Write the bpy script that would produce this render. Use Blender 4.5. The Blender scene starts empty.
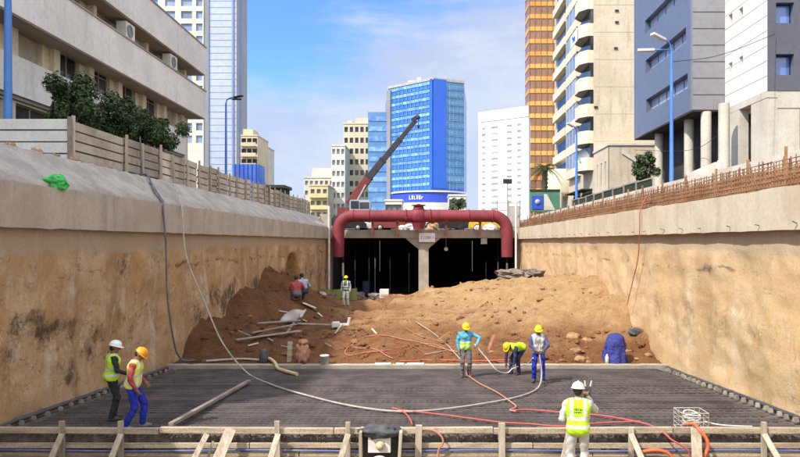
import bpy, math, random
import numpy as np
from mathutils import Vector, Matrix, noise
R = math.radians
SC = bpy.context.scene
COL = SC.collection
random.seed(7)
V = Vector

# ------------------------------------------------------------------ camera, sky, sun, exposure
F = 622.0                     # focal length in pixels of an 800 pixel wide frame
VX, VY = 428.0, 242.0         # where the trench's lines meet
cam_d = bpy.data.cameras.new('camera')
cam_d.sensor_width = 36.0
cam_d.lens = 36.0 * F / 800.0
cam_d.shift_x = -(VX - 400.0) / 800.0
cam_d.shift_y = (VY - 228.5) / 800.0
cam_d.clip_end = 3000
cam_d.clip_start = 0.1
cam = bpy.data.objects.new('camera', cam_d)
COL.objects.link(cam)
cam.location = (0, 0, 0)
cam.rotation_euler = (R(90), 0, 0)
SC.camera = cam

SUN_DIR = V((-0.58, -0.50, 0.85)).normalized()      # towards the sun
SUN_EL = math.asin(SUN_DIR.z)
SUN_ROT = math.atan2(SUN_DIR.x, SUN_DIR.y)
sun_d = bpy.data.lights.new('sun', 'SUN')
sun_d.energy = 3.0
sun_d.angle = R(1.0)
sun_d.color = (1.0, 0.94, 0.85)
sun = bpy.data.objects.new('sun', sun_d)
COL.objects.link(sun)
sun.rotation_euler = SUN_DIR.to_track_quat('Z', 'Y').to_euler()
sun.location = (-30, -20, 60)

world = bpy.data.worlds.new('World')
SC.world = world
world.use_nodes = True
wt = world.node_tree
wt.nodes.clear()


class NT:
    """small helper to write node trees"""
    def __init__(s, tree): s.t = tree
    def n(s, typ, **kw):
        nd = s.t.nodes.new(typ)
        for k, v in kw.items(): setattr(nd, k, v)
        return nd
    def put(s, sock, v):
        if hasattr(v, 'is_output'): s.t.links.new(v, sock)
        elif v is not None: sock.default_value = v
    def math(s, op, a, b=None, c=None, clamp=False):
        nd = s.n('ShaderNodeMath', operation=op, use_clamp=clamp)
        s.put(nd.inputs[0], a); s.put(nd.inputs[1], b); s.put(nd.inputs[2], c)
        return nd.outputs[0]
    def mix(s, f, a, b, typ='MIX'):
        nd = s.n('ShaderNodeMix', data_type='RGBA', blend_type=typ)
        s.put(nd.inputs[0], f)
        for i, v in ((6, a), (7, b)):
            if isinstance(v, (tuple, list)): v = (v[0], v[1], v[2], 1)
            s.put(nd.inputs[i], v)
        return nd.outputs[2]
    def noise(s, vec, scale, detail=6, rough=0.6, stretch=None, off=None, dist=0):
        if stretch or off:
            mp = s.n('ShaderNodeMapping')
            s.put(mp.inputs[0], vec)
            if stretch: mp.inputs[3].default_value = stretch
            if off: mp.inputs[1].default_value = off
            vec = mp.outputs[0]
        nd = s.n('ShaderNodeTexNoise')
        s.put(nd.inputs['Vector'], vec)
        nd.inputs['Scale'].default_value = scale
        nd.inputs['Detail'].default_value = detail
        nd.inputs['Roughness'].default_value = rough
        nd.inputs['Distortion'].default_value = dist
        return nd.outputs[0]
    def ramp(s, f, lo, hi, smooth=True):
        nd = s.n('ShaderNodeMapRange', interpolation_type='SMOOTHSTEP' if smooth else 'LINEAR')
        s.put(nd.inputs[0], f)
        nd.inputs[1].default_value = lo; nd.inputs[2].default_value = hi
        nd.inputs[3].default_value = 0; nd.inputs[4].default_value = 1
        return nd.outputs[0]
    def sep(s, vec):
        nd = s.n('ShaderNodeSeparateXYZ'); s.put(nd.inputs[0], vec); return nd.outputs
    def comb(s, x, y, z):
        nd = s.n('ShaderNodeCombineXYZ')
        s.put(nd.inputs[0], x); s.put(nd.inputs[1], y); s.put(nd.inputs[2], z)
        return nd.outputs[0]


w = NT(wt)
sky = w.n('ShaderNodeTexSky', sky_type='NISHITA')
sky.sun_disc = False
sky.sun_elevation = SUN_EL
sky.sun_rotation = SUN_ROT
sky.air_density = 1.0
sky.dust_density = 0.6
sky.ozone_density = 2.0
tc = w.n('ShaderNodeTexCoord')
dx, dy, dz = w.sep(tc.outputs['Generated'])[:3]
hz = w.math('SQRT', w.math('ADD', w.math('MULTIPLY', dx, dx), w.math('MULTIPLY', dy, dy)))
elev = w.math('DIVIDE', dz, w.math('MAXIMUM', hz, 0.02))
az = w.math('DIVIDE', dx, w.math('MAXIMUM', hz, 0.02))
dirv = w.comb(az, w.math('MULTIPLY', elev, 2.2), dy)
n_big = w.noise(dirv, 3.2, 8, 0.62, off=(3.1, 0.4, 0))
n_wisp = w.noise(dirv, 7.0, 8, 0.68, stretch=(0.55, 1.5, 1), off=(1.2, 5.3, 2))
# cloud bank: low on the left, climbing to the right, ragged upper edge
edge = w.math('ADD', w.math('MULTIPLY', az, 0.50), 0.40)
h = w.math('SUBTRACT', edge, elev)
h = w.math('ADD', h, w.math('MULTIPLY', w.math('SUBTRACT', n_big, 0.5), 0.34))
h = w.math('ADD', h, w.math('MULTIPLY', w.math('SUBTRACT', n_wisp, 0.5), 0.20))
bank = w.ramp(h, -0.05, 0.13)
high = w.math('MULTIPLY', w.ramp(w.math('ADD', n_wisp, w.math('MULTIPLY', n_big, 0.4)), 0.74, 0.95), 0.55)
mask = w.math('MAXIMUM', bank, high)
mask = w.math('MULTIPLY', mask, w.ramp(dz, -0.02, 0.03))
blue = w.mix(1.0, sky.outputs[0], (0.50, 0.72, 0.98), 'MULTIPLY')
cl_c = w.mix(w.ramp(w.noise(dirv, 5.0, 6, 0.6, off=(7, 2, 1)), 0.35, 0.7), (2.05, 2.3, 3.0), (2.75, 2.9, 3.25))
cl_c = w.mix(w.ramp(elev, 0.0, 0.3), w.mix(0.5, cl_c, (2.3, 2.5, 3.05)), cl_c)
skyc = w.mix(w.math('MULTIPLY', mask, 0.9), blue, cl_c)
# broken bright cloud out of view overhead and behind the camera, added as fill light
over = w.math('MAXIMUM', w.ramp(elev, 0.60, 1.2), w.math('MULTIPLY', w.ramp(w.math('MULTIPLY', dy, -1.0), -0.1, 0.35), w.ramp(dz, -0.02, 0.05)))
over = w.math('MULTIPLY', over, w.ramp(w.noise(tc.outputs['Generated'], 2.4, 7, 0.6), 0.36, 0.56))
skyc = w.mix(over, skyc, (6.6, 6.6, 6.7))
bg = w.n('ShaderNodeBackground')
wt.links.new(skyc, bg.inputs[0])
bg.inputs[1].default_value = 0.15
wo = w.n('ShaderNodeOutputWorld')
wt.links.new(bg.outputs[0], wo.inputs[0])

SC.view_settings.view_transform = 'Standard'
SC.view_settings.look = 'None'
SC.view_settings.exposure = 0.95
SC.view_settings.gamma = 1.0
SC.view_settings.use_curve_mapping = False


def W(px, py, d):
    """the point at depth d seen at that place of the photograph"""
    return V(((px - VX) / F * d, d, (VY - py) / F * d))


# ------------------------------------------------------------------ materials
def new_mat(name):
    m = bpy.data.materials.new(name)
    m.use_nodes = True
    t = NT(m.node_tree)
    b = m.node_tree.nodes['Principled BSDF']
    return m, t, b


def bump(t, b, hgt, strength, dist=0.05):
    bp = t.n('ShaderNodeBump')
    bp.inputs['Strength'].default_value = strength
    bp.inputs['Distance'].default_value = dist
    t.put(bp.inputs['Height'], hgt)
    t.t.links.new(bp.outputs[0], b.inputs['Normal'])


def mat(name, c1, c2=None, rough=0.8, scale=2.0, lo=0.35, hi=0.65, metal=0.0, bmp=0.0, bscale=20.0, stretch=None,
        rand=0.0, spec=0.4, fine=0.12, streak=0.0, bdist=0.02):
    """noise-mixed surface: two colours in clouds, fine grain, optional vertical run-off streaks, per-object shift"""
    m, t, b = new_mat(name)
    co = t.n('ShaderNodeTexCoord').outputs['Object']
    if rand:
        oi = t.n('ShaderNodeObjectInfo').outputs['Random']
        va = t.n('ShaderNodeVectorMath', operation='ADD')
        t.put(va.inputs[0], co); t.put(va.inputs[1], t.comb(t.math('MULTIPLY', oi, 37.0), t.math('MULTIPLY', oi, 91.0), 0.0))
        co = va.outputs[0]
    c2 = c2 or tuple(x * 0.8 for x in c1)
    f = t.ramp(t.noise(co, scale, 7, 0.62, stretch=stretch), lo, hi)
    c = t.mix(f, c1, c2)
    if streak:
        s = t.ramp(t.noise(co, 2.2, 5, 0.6, stretch=(1, 1, 0.12), off=(5, 2, 0)), 0.5, 0.75)
        c = t.mix(t.math('MULTIPLY', s, streak), c, tuple(x * 0.45 for x in c1))
    if fine:
        g = t.noise(co, scale * 14, 4, 0.7)
        c = t.mix(t.math('MULTIPLY', t.ramp(g, 0.42, 0.7), fine * 2), c, tuple(x * 0.5 for x in c2))
    if rand:
        hs = t.n('ShaderNodeHueSaturation')
        t.put(hs.inputs['Value'], t.math('ADD', t.math('MULTIPLY', oi, rand), 1.0 - rand / 2))
        t.t.links.new(c, hs.inputs['Color'])
        c = hs.outputs[0]
    t.t.links.new(c, b.inputs['Base Color'])
    b.inputs['Roughness'].default_value = rough
    b.inputs['Metallic'].default_value = metal
    b.inputs['Specular IOR Level'].default_value = spec
    if bmp:
        bump(t, b, t.noise(co, bscale, 6, 0.65, stretch=stretch), bmp, bdist)
    return m


def earth_mat(name, a, bcol, pale, dark, seed=0.0, pale_amt=0.7, dark_amt=0.8, more=0.0):
    m, t, b = new_mat(name)
    co = t.n('ShaderNodeTexCoord').outputs['Object']
    x, y, z = t.sep(co)[:3]
    o = (seed, seed * 1.7, seed * 0.3)
    n1 = t.noise(co, 0.45, 8, 0.62, off=o)
    n2 = t.noise(co, 1.1, 8, 0.7, stretch=(1, 1, 0.3), off=o)
    n3 = t.noise(co, 2.2, 9, 0.72, off=(seed + 4, 1, 2), dist=0.4)
    n4 = t.noise(co, 1.6, 7, 0.65, stretch=(0.5, 0.5, 1.6), off=(seed + 9, 3, 1), dist=0.8)
    n5 = t.noise(co, 14, 6, 0.7)
    c = t.mix(t.ramp(n1, 0.38, 0.64), a, bcol)
    c = t.mix(t.math('MULTIPLY', t.ramp(n2, 0.52, 0.72), pale_amt), c, pale)
    c = t.mix(t.math('MULTIPLY', t.ramp(n3, 0.54 - more, 0.70 - more), dark_amt * 0.75), c, tuple(0.5 * (p + q) for p, q in zip(dark, bcol)))
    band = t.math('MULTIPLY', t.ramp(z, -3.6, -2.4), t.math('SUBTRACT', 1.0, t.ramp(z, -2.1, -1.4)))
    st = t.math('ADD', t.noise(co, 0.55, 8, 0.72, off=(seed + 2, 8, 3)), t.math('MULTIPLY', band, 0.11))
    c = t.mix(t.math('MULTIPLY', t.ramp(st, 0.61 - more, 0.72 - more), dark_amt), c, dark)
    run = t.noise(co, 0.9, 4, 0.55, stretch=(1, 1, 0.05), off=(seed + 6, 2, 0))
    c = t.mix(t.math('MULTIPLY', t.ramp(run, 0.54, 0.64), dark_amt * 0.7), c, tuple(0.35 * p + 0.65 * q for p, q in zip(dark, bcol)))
    # broken dark line where the first lift ends, half a metre under the beam
    ln = t.math('SUBTRACT', 1.0, t.math('MULTIPLY', t.math('ABSOLUTE', t.math('ADD', z, t.math('ADD', 0.15, t.math('MULTIPLY', n1, 1.3)))), 8.0), clamp=True)
    c = t.mix(t.math('MULTIPLY', t.math('MULTIPLY', ln, t.ramp(n4, 0.52, 0.6)), 0.85), c, tuple(x * 0.5 for x in dark))
    # fine mottling: rust, lime bloom and dark damp spots, thickest at mid height
    mid = t.math('ADD', 0.35, t.math('MULTIPLY', band, 0.65))
    m1 = t.noise(co, 3.4, 9, 0.75, off=(seed + 1, 6, 4), dist=0.5, stretch=(1, 1, 0.7))
    m2 = t.noise(co, 2.7, 9, 0.78, off=(seed + 7, 2, 9), dist=0.7, stretch=(1, 1, 0.55))
    m3 = t.noise(co, 4.6, 9, 0.75, off=(seed + 3, 9, 1), dist=0.9)
    c = t.mix(t.math('MULTIPLY', t.math('MULTIPLY', t.ramp(m1, 0.50, 0.62), mid), 0.6), c, (bcol[0] * 1.0, bcol[1] * 0.86, bcol[2] * 0.66))
    c = t.mix(t.math('MULTIPLY', t.math('MULTIPLY', t.ramp(m2, 0.54, 0.64), mid), 0.75), c, tuple(min(0.68, p * 1.1) for p in pale))
    c = t.mix(t.math('MULTIPLY', t.math('MULTIPLY', t.ramp(m3, 0.57, 0.66), mid), dark_amt), c, dark)
    # cracks
    ck = t.noise(co, 0.9, 6, 0.6, off=(seed + 5, 4, 7), stretch=(0.6, 0.6, 1.7), dist=0.3)
    ckm = t.math('SUBTRACT', 1.0, t.math('MULTIPLY', t.math('ABSOLUTE', t.math('SUBTRACT', ck, 0.52)), 90.0), clamp=True)
    c = t.mix(t.math('MULTIPLY', t.math('MULTIPLY', ckm, t.ramp(m2, 0.48, 0.60)), 0.7), c, tuple(x * 0.6 for x in dark))
    # smooth skim of grout right under the beam
    top = t.ramp(t.math('ADD', z, t.math('MULTIPLY', t.math('SUBTRACT', n4, 0.5), 0.5)), -0.35, -0.2)
    c = t.mix(t.math('MULTIPLY', top, 0.75), c, tuple((0.6 * p + 0.4 * q) * 0.72 for p, q in zip(pale, a)))
    c = t.mix(t.math('MULTIPLY', t.ramp(n5, 0.45, 0.75), 0.35), c, tuple(p * 0.55 for p in bcol))
    t.t.links.new(c, b.inputs['Base Color'])
    b.inputs['Roughness'].default_value = 0.95
    b.inputs['Specular IOR Level'].default_value = 0.15
    bump(t, b, t.math('ADD', t.math('ADD', t.noise(co, 4, 9, 0.75), t.math('MULTIPLY', m3, 0.7)), t.math('MULTIPLY', n5, 0.4)), 0.5, 0.05)
    return m


def dirt_mat():
    m, t, b = new_mat('excavated_soil')
    co = t.n('ShaderNodeTexCoord').outputs['Object']
    x, y, z = t.sep(co)[:3]
    n1 = t.noise(co, 0.4, 8, 0.65)
    n2 = t.noise(co, 1.7, 8, 0.7)
    n3 = t.noise(co, 9, 6, 0.7)
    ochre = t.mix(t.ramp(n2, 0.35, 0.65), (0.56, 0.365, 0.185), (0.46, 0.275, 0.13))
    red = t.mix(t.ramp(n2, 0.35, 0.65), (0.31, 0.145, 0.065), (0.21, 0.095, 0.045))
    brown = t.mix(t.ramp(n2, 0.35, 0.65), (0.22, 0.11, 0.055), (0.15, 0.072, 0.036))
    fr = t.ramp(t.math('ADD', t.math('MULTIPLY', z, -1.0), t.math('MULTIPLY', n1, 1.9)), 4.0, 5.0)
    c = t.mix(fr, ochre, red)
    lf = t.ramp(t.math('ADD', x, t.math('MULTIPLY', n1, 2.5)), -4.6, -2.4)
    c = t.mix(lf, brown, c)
    c = t.mix(t.math('MULTIPLY', t.ramp(n3, 0.5, 0.72), 0.45), c, (0.13, 0.06, 0.025))
    c = t.mix(t.math('MULTIPLY', t.ramp(t.noise(co, 26, 3, 0.6), 0.64, 0.72), 0.6), c, (0.56, 0.42, 0.27))
    c = t.mix(t.math('MULTIPLY', t.ramp(t.noise(co, 1.1, 8, 0.75, off=(4, 9, 2), dist=0.6), 0.54, 0.68), 0.55), c, (0.19, 0.09, 0.042))
    t.t.links.new(c, b.inputs['Base Color'])
    b.inputs['Roughness'].default_value = 1.0
    b.inputs['Specular IOR Level'].default_value = 0.1
    bump(t, b, t.math('ADD', t.noise(co, 7, 8, 0.75), t.math('MULTIPLY', n3, 0.7)), 1.0, 0.16)
    return m


def glass_mat(name, c1, c2, rough=0.12, spec=0.6, scale=0.35, metal=0.0):
    return mat(name, c1, c2, rough=rough, scale=scale, lo=0.3, hi=0.7, spec=spec, fine=0.0, rand=0.35, metal=metal)


MT = dict(
    rust_board=mat("rust_stained_board", (0.56, 0.43, 0.28), (0.38, 0.22, 0.12), 0.9, 2.5, lo=0.3, hi=0.6),
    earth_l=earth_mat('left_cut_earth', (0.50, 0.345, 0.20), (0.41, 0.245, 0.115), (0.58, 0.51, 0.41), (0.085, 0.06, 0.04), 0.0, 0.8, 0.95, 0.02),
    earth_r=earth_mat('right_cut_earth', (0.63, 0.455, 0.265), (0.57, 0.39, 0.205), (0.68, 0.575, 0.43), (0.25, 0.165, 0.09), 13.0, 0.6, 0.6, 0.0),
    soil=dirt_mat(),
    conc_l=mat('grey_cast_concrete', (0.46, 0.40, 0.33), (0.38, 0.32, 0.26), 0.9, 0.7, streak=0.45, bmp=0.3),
    conc_rough=mat('rough_sprayed_concrete', (0.48, 0.44, 0.395), (0.35, 0.315, 0.28), 0.95, 1.2, bmp=1.0, bscale=7, stretch=(1, 1, 1), bdist=0.08, streak=0.3),
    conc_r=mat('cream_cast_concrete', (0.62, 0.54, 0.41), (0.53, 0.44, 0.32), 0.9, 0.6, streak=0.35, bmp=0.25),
    conc_p=mat('portal_concrete', (0.42, 0.38, 0.31), (0.32, 0.28, 0.22), 0.9, 1.0, streak=0.5, bmp=0.3),
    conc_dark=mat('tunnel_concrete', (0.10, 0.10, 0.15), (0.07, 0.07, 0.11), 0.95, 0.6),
    blinding=mat('dark_blinding_concrete', (0.16, 0.138, 0.126), (0.10, 0.084, 0.078), 0.85, 0.9, stretch=(0.25, 1.6, 1), bmp=0.3, fine=0.25),
    rebar=mat('rusted_rebar', (0.165, 0.14, 0.13), (0.095, 0.08, 0.08), 0.75, 1.2, metal=0.2, fine=0.2),
    rust=mat('orange_rust', (0.34, 0.19, 0.10), (0.22, 0.105, 0.05), 0.85, 2.0),
    street=mat('street_asphalt', (0.06, 0.06, 0.062), (0.045, 0.045, 0.047), 0.9, 0.6),
    subsoil=mat('trench_subsoil', (0.25, 0.19, 0.14), (0.17, 0.12, 0.08), 0.95, 0.7, bmp=0.6),
    kerb=mat('pale_kerb', (0.66, 0.62, 0.55), (0.54, 0.49, 0.42), 0.85, 0.8, streak=0.2),
    timber=mat('raw_timber', (0.43, 0.355, 0.255), (0.25, 0.20, 0.145), 0.85, 2.2, stretch=(0.5, 4, 4), lo=.4, hi=.7, rand=0.35, fine=.3, bmp=0.3, bscale=8),
    timber_v=mat('raw_stake_timber', (0.46, 0.41, 0.32), (0.32, 0.27, 0.20), 0.85, 3.0, stretch=(4, 4, 0.4), rand=0.35, bmp=0.3, bscale=8),
    timber_old=mat('grey_old_timber', (0.34, 0.30, 0.25), (0.24, 0.20, 0.165), 0.9, 3.0, rand=0.3),
    rubble=mat('wet_rubble', (0.23, 0.195, 0.165), (0.12, 0.10, 0.085), 0.95, 6.0, bmp=0.7, rand=0.4),
    waterstop=mat('blue_waterstop', (0.07, 0.09, 0.28), (0.16, 0.17, 0.27), 0.5, 2.0),
    clod=mat('dark_soil_clod', (0.24, 0.125, 0.06), (0.15, 0.075, 0.036), 1.0, 6.0, bmp=0.6),
    rock=mat('pale_rock', (0.40, 0.26, 0.14), (0.27, 0.145, 0.07), 0.95, 3.0, rand=0.5, bmp=0.5),
    block=mat('spacer_concrete', (0.30, 0.265, 0.21), (0.19, 0.165, 0.13), 0.9, 5.0, rand=0.5),
    red_pipe=mat('oxide_red_paint', (0.26, 0.032, 0.048), (0.17, 0.028, 0.038), 0.65, 0.8, streak=0.6, fine=.2, bmp=0.05),
    fence=mat('weathered_sheet', (0.50, 0.455, 0.38), (0.35, 0.30, 0.235), 0.75, 1.3, rand=0.6, streak=0.5),
    fence_w=mat('white_sheet', (0.82, 0.82, 0.78), (0.70, 0.69, 0.64), 0.6, 1.0, rand=0.1, streak=0.3),
    fence_dark=mat('sheet_overlap', (0.12, 0.105, 0.085), None, 0.9, 2.0),
    bld_white=mat('white_render', (0.78, 0.76, 0.72), (0.68, 0.66, 0.62), 0.85, 0.4, streak=0.28),
    bld_under=mat('cream_render', (0.70, 0.63, 0.48), (0.60, 0.53, 0.39), 0.85, 0.5, streak=0.3),
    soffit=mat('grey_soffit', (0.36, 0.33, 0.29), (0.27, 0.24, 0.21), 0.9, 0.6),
    win_dark=glass_mat('dark_glass', (0.018, 0.02, 0.025), (0.05, 0.055, 0.06)),
    win_mid=glass_mat('grey_glass', (0.10, 0.105, 0.10), (0.20, 0.20, 0.18), 0.3),
    shutter=mat('shutter', (0.40, 0.37, 0.30), (0.32, 0.29, 0.23), 0.7, 2.0, rand=0.3),
    frame=mat('pale_frame', (0.52, 0.50, 0.45), None, 0.6, 2.0),
    door_dark=mat('dark_opening', (0.03, 0.026, 0.025), (0.06, 0.05, 0.045), 0.9, 0.8),
    tower_w=mat('white_cladding', (0.47, 0.52, 0.64), (0.42, 0.47, 0.59), 0.5, 0.05),
    tower_b=mat('pale_blue_edge', (0.24, 0.33, 0.52), (0.19, 0.28, 0.46), 0.5, 0.1),
    tower_s=mat('grey_side_cladding', (0.40, 0.41, 0.44), (0.34, 0.35, 0.38), 0.6, 0.1),
    seam=mat('cladding_seam', (0.33, 0.37, 0.48), None, 0.8, 1.0),
    far_cream=mat('far_cream_render', (0.66, 0.57, 0.41), (0.57, 0.48, 0.33), 0.9, 0.2, streak=0.2),
    far_white=mat('far_white_render', (0.70, 0.67, 0.60), (0.62, 0.58, 0.50), 0.9, 0.2, streak=0.2),
    far_yellow=mat('far_yellow_render', (0.70, 0.58, 0.33), (0.60, 0.49, 0.27), 0.9, 0.2, streak=0.2),
    white_slab=mat('bright_white_cladding', (0.86, 0.86, 0.87), (0.80, 0.80, 0.82), 0.6, 0.08),
    slab_win=mat('pale_window_strip', (0.33, 0.35, 0.39), (0.24, 0.26, 0.31), 0.4, 0.6, rand=0.4),
    blue_glass=glass_mat('bright_blue_glass', (0.022, 0.13, 0.62), (0.03, 0.18, 0.74), 0.2, 0.5, 0.15),
    blue_strip=glass_mat('light_blue_strip_glass', (0.26, 0.46, 0.62), (0.06, 0.20, 0.55), 0.18, 0.6, 0.7),
    blue_corner=mat('vivid_blue_panel', (0.02, 0.11, 0.60), (0.028, 0.13, 0.54), 0.35, 0.2),
    teal_glass=glass_mat('teal_blue_glass', (0.05, 0.16, 0.32), (0.10, 0.27, 0.44), 0.15, 0.6, 0.3),
    blue_dull=glass_mat('dull_blue_glass', (0.10, 0.24, 0.42), (0.15, 0.32, 0.50), 0.2, 0.5, 0.3),
    orange=mat('orange_panel', (0.75, 0.30, 0.05), (0.82, 0.40, 0.09), 0.4, 0.2, rand=0.35),
    brown=glass_mat('brown_bronze_glass', (0.26, 0.135, 0.08), (0.33, 0.17, 0.09), 0.35, 0.5, 0.3),
    apt=mat('apartment_render', (0.63, 0.55, 0.42), (0.55, 0.46, 0.34), 0.9, 0.3, streak=0.5),
    apt_balc=mat('balcony_render', (0.74, 0.66, 0.50), (0.66, 0.58, 0.43), 0.85, 0.4, streak=0.15),
    apt_glass=glass_mat('balcony_blue_glass', (0.16, 0.22, 0.34), (0.30, 0.36, 0.44), 0.15),
    off_grey=mat('grey_panel', (0.27, 0.265, 0.28), (0.235, 0.23, 0.245), 0.6, 0.15),
    off_blue=mat('blue_grey_panel', (0.135, 0.155, 0.215), (0.115, 0.135, 0.19), 0.35, 0.15, spec=0.7),
    off_white=mat('white_stone_panel', (0.80, 0.77, 0.72), (0.72, 0.69, 0.64), 0.7, 0.3, streak=0.1),
    off_dark=mat('dark_grey_panel', (0.11, 0.11, 0.135), (0.09, 0.09, 0.112), 0.6, 0.2),
    off_conc=mat('pale_frame_concrete', (0.62, 0.57, 0.48), (0.53, 0.48, 0.39), 0.85, 0.5, streak=0.3),
    pale_glass=glass_mat('pale_sky_glass', (0.30, 0.36, 0.50), (0.42, 0.46, 0.56), 0.2),
    win_blue=glass_mat('sky_blue_glass', (0.05, 0.12, 0.40), (0.12, 0.22, 0.50), 0.08, 0.9),
    pole_blue=mat('blue_pole_paint', (0.085, 0.25, 0.66), (0.07, 0.21, 0.58), 0.5, 1.0),
    pole_grey=mat('galvanised_steel', (0.40, 0.40, 0.38), (0.30, 0.30, 0.29), 0.5, 2.0, metal=0.4),
    lamp_head=mat('lamp_head_white', (0.70, 0.70, 0.68), None, 0.4, 3.0),
    black=mat('black_metal', (0.02, 0.02, 0.022), (0.035, 0.035, 0.035), 0.6, 2.0),
    crane_red=mat('crane_red', (0.20, 0.035, 0.025), (0.13, 0.028, 0.022), 0.55, 1.5),
    crane_dark=mat('crane_boom_dark', (0.028, 0.026, 0.038), (0.045, 0.04, 0.05), 0.5, 1.0),
    crane_cab=mat('crane_cab_grey', (0.38, 0.43, 0.50), (0.32, 0.36, 0.42), 0.5, 1.0),
    leaf_a=mat('leaf_dark', (0.030, 0.060, 0.018), (0.022, 0.045, 0.014), 0.6, 3.0, fine=0),
    leaf_b=mat('leaf_light', (0.075, 0.115, 0.035), (0.05, 0.09, 0.026), 0.6, 3.0, fine=0),
    bark=mat('bark', (0.13, 0.095, 0.065), (0.085, 0.06, 0.04), 0.95, 5.0, bmp=0.6),
    palm_leaf=mat('palm_leaf', (0.055, 0.09, 0.03), (0.035, 0.065, 0.025), 0.6, 2.0, fine=0),
    green_plastic=mat('green_plastic', (0.05, 0.50, 0.10), (0.035, 0.38, 0.075), 0.35, 6.0, bmp=0.4),
    blue_tarp=mat('blue_tarpaulin', (0.03, 0.035, 0.22), (0.055, 0.065, 0.32), 0.6, 3.0, bmp=1.0, bscale=5, bdist=.12, fine=.25),
    orange_bag=mat('orange_plastic', (0.42, 0.16, 0.085), (0.56, 0.30, 0.20), 0.7, 5.0, bmp=.8, bscale=9, fine=.25),
    white_paint=mat('white_paint', (0.72, 0.71, 0.68), (0.60, 0.58, 0.54), 0.6, 3.0),
    dark_plastic=mat('dark_plastic', (0.05, 0.055, 0.06), (0.08, 0.08, 0.085), 0.6, 4.0),
    red_hose=mat('red_hose', (0.52, 0.09, 0.075), (0.40, 0.10, 0.085), 0.7, 4.0),
    pink_hose=mat('faded_pink_hose', (0.55, 0.24, 0.17), (0.45, 0.17, 0.11), 0.6, 4.0),
    orange_hose=mat('orange_red_hose', (0.66, 0.16, 0.06), (0.55, 0.11, 0.05), 0.5, 4.0),
    pale_hose=mat('pale_dusty_hose', (0.46, 0.42, 0.37), (0.34, 0.31, 0.27), 0.7, 4.0),
    cream_hose=mat('cream_hose', (0.62, 0.50, 0.30), (0.52, 0.41, 0.24), 0.6, 4.0),
    grey_cable=mat('grey_cable', (0.16, 0.165, 0.19), (0.11, 0.115, 0.13), 0.7, 4.0),
    sheet_grey=mat('galvanised_sheet', (0.50, 0.47, 0.43), (0.38, 0.35, 0.31), 0.6, 1.5, metal=0.1),
    net_green=mat('dark_green_net', (0.03, 0.045, 0.03), (0.02, 0.03, 0.02), 0.9, 3.0),
    sign_white=mat('sign_white', (0.88, 0.88, 0.88), (0.84, 0.84, 0.84), 0.6, 2.0, fine=0),
    ink=mat('sign_ink', (0.10, 0.10, 0.16), None, 0.7, 2.0, fine=0),
    sign_blue=mat('sign_blue', (0.03, 0.07, 0.55), (0.04, 0.09, 0.50), 0.5, 2.0, fine=0),
    sign_green=mat('sign_green', (0.07, 0.18, 0.12), (0.10, 0.24, 0.16), 0.6, 1.0),
    car_black=mat('car_black', (0.02, 0.02, 0.024), None, 0.25, 1.0, spec=0.6),
    car_white=mat('car_white', (0.66, 0.66, 0.64), None, 0.3, 1.0, spec=0.6),
    car_red=mat('car_red', (0.26, 0.05, 0.045), None, 0.3, 1.0, spec=0.6),
    car_yellow=mat('car_yellow', (0.70, 0.45, 0.03), None, 0.35, 1.0, spec=0.6),
    tyre=mat('tyre', (0.02, 0.02, 0.02), None, 0.9, 3.0),
    olive=mat('olive_sheeting', (0.26, 0.27, 0.07), (0.17, 0.18, 0.05), 0.8, 2.0),
)


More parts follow.
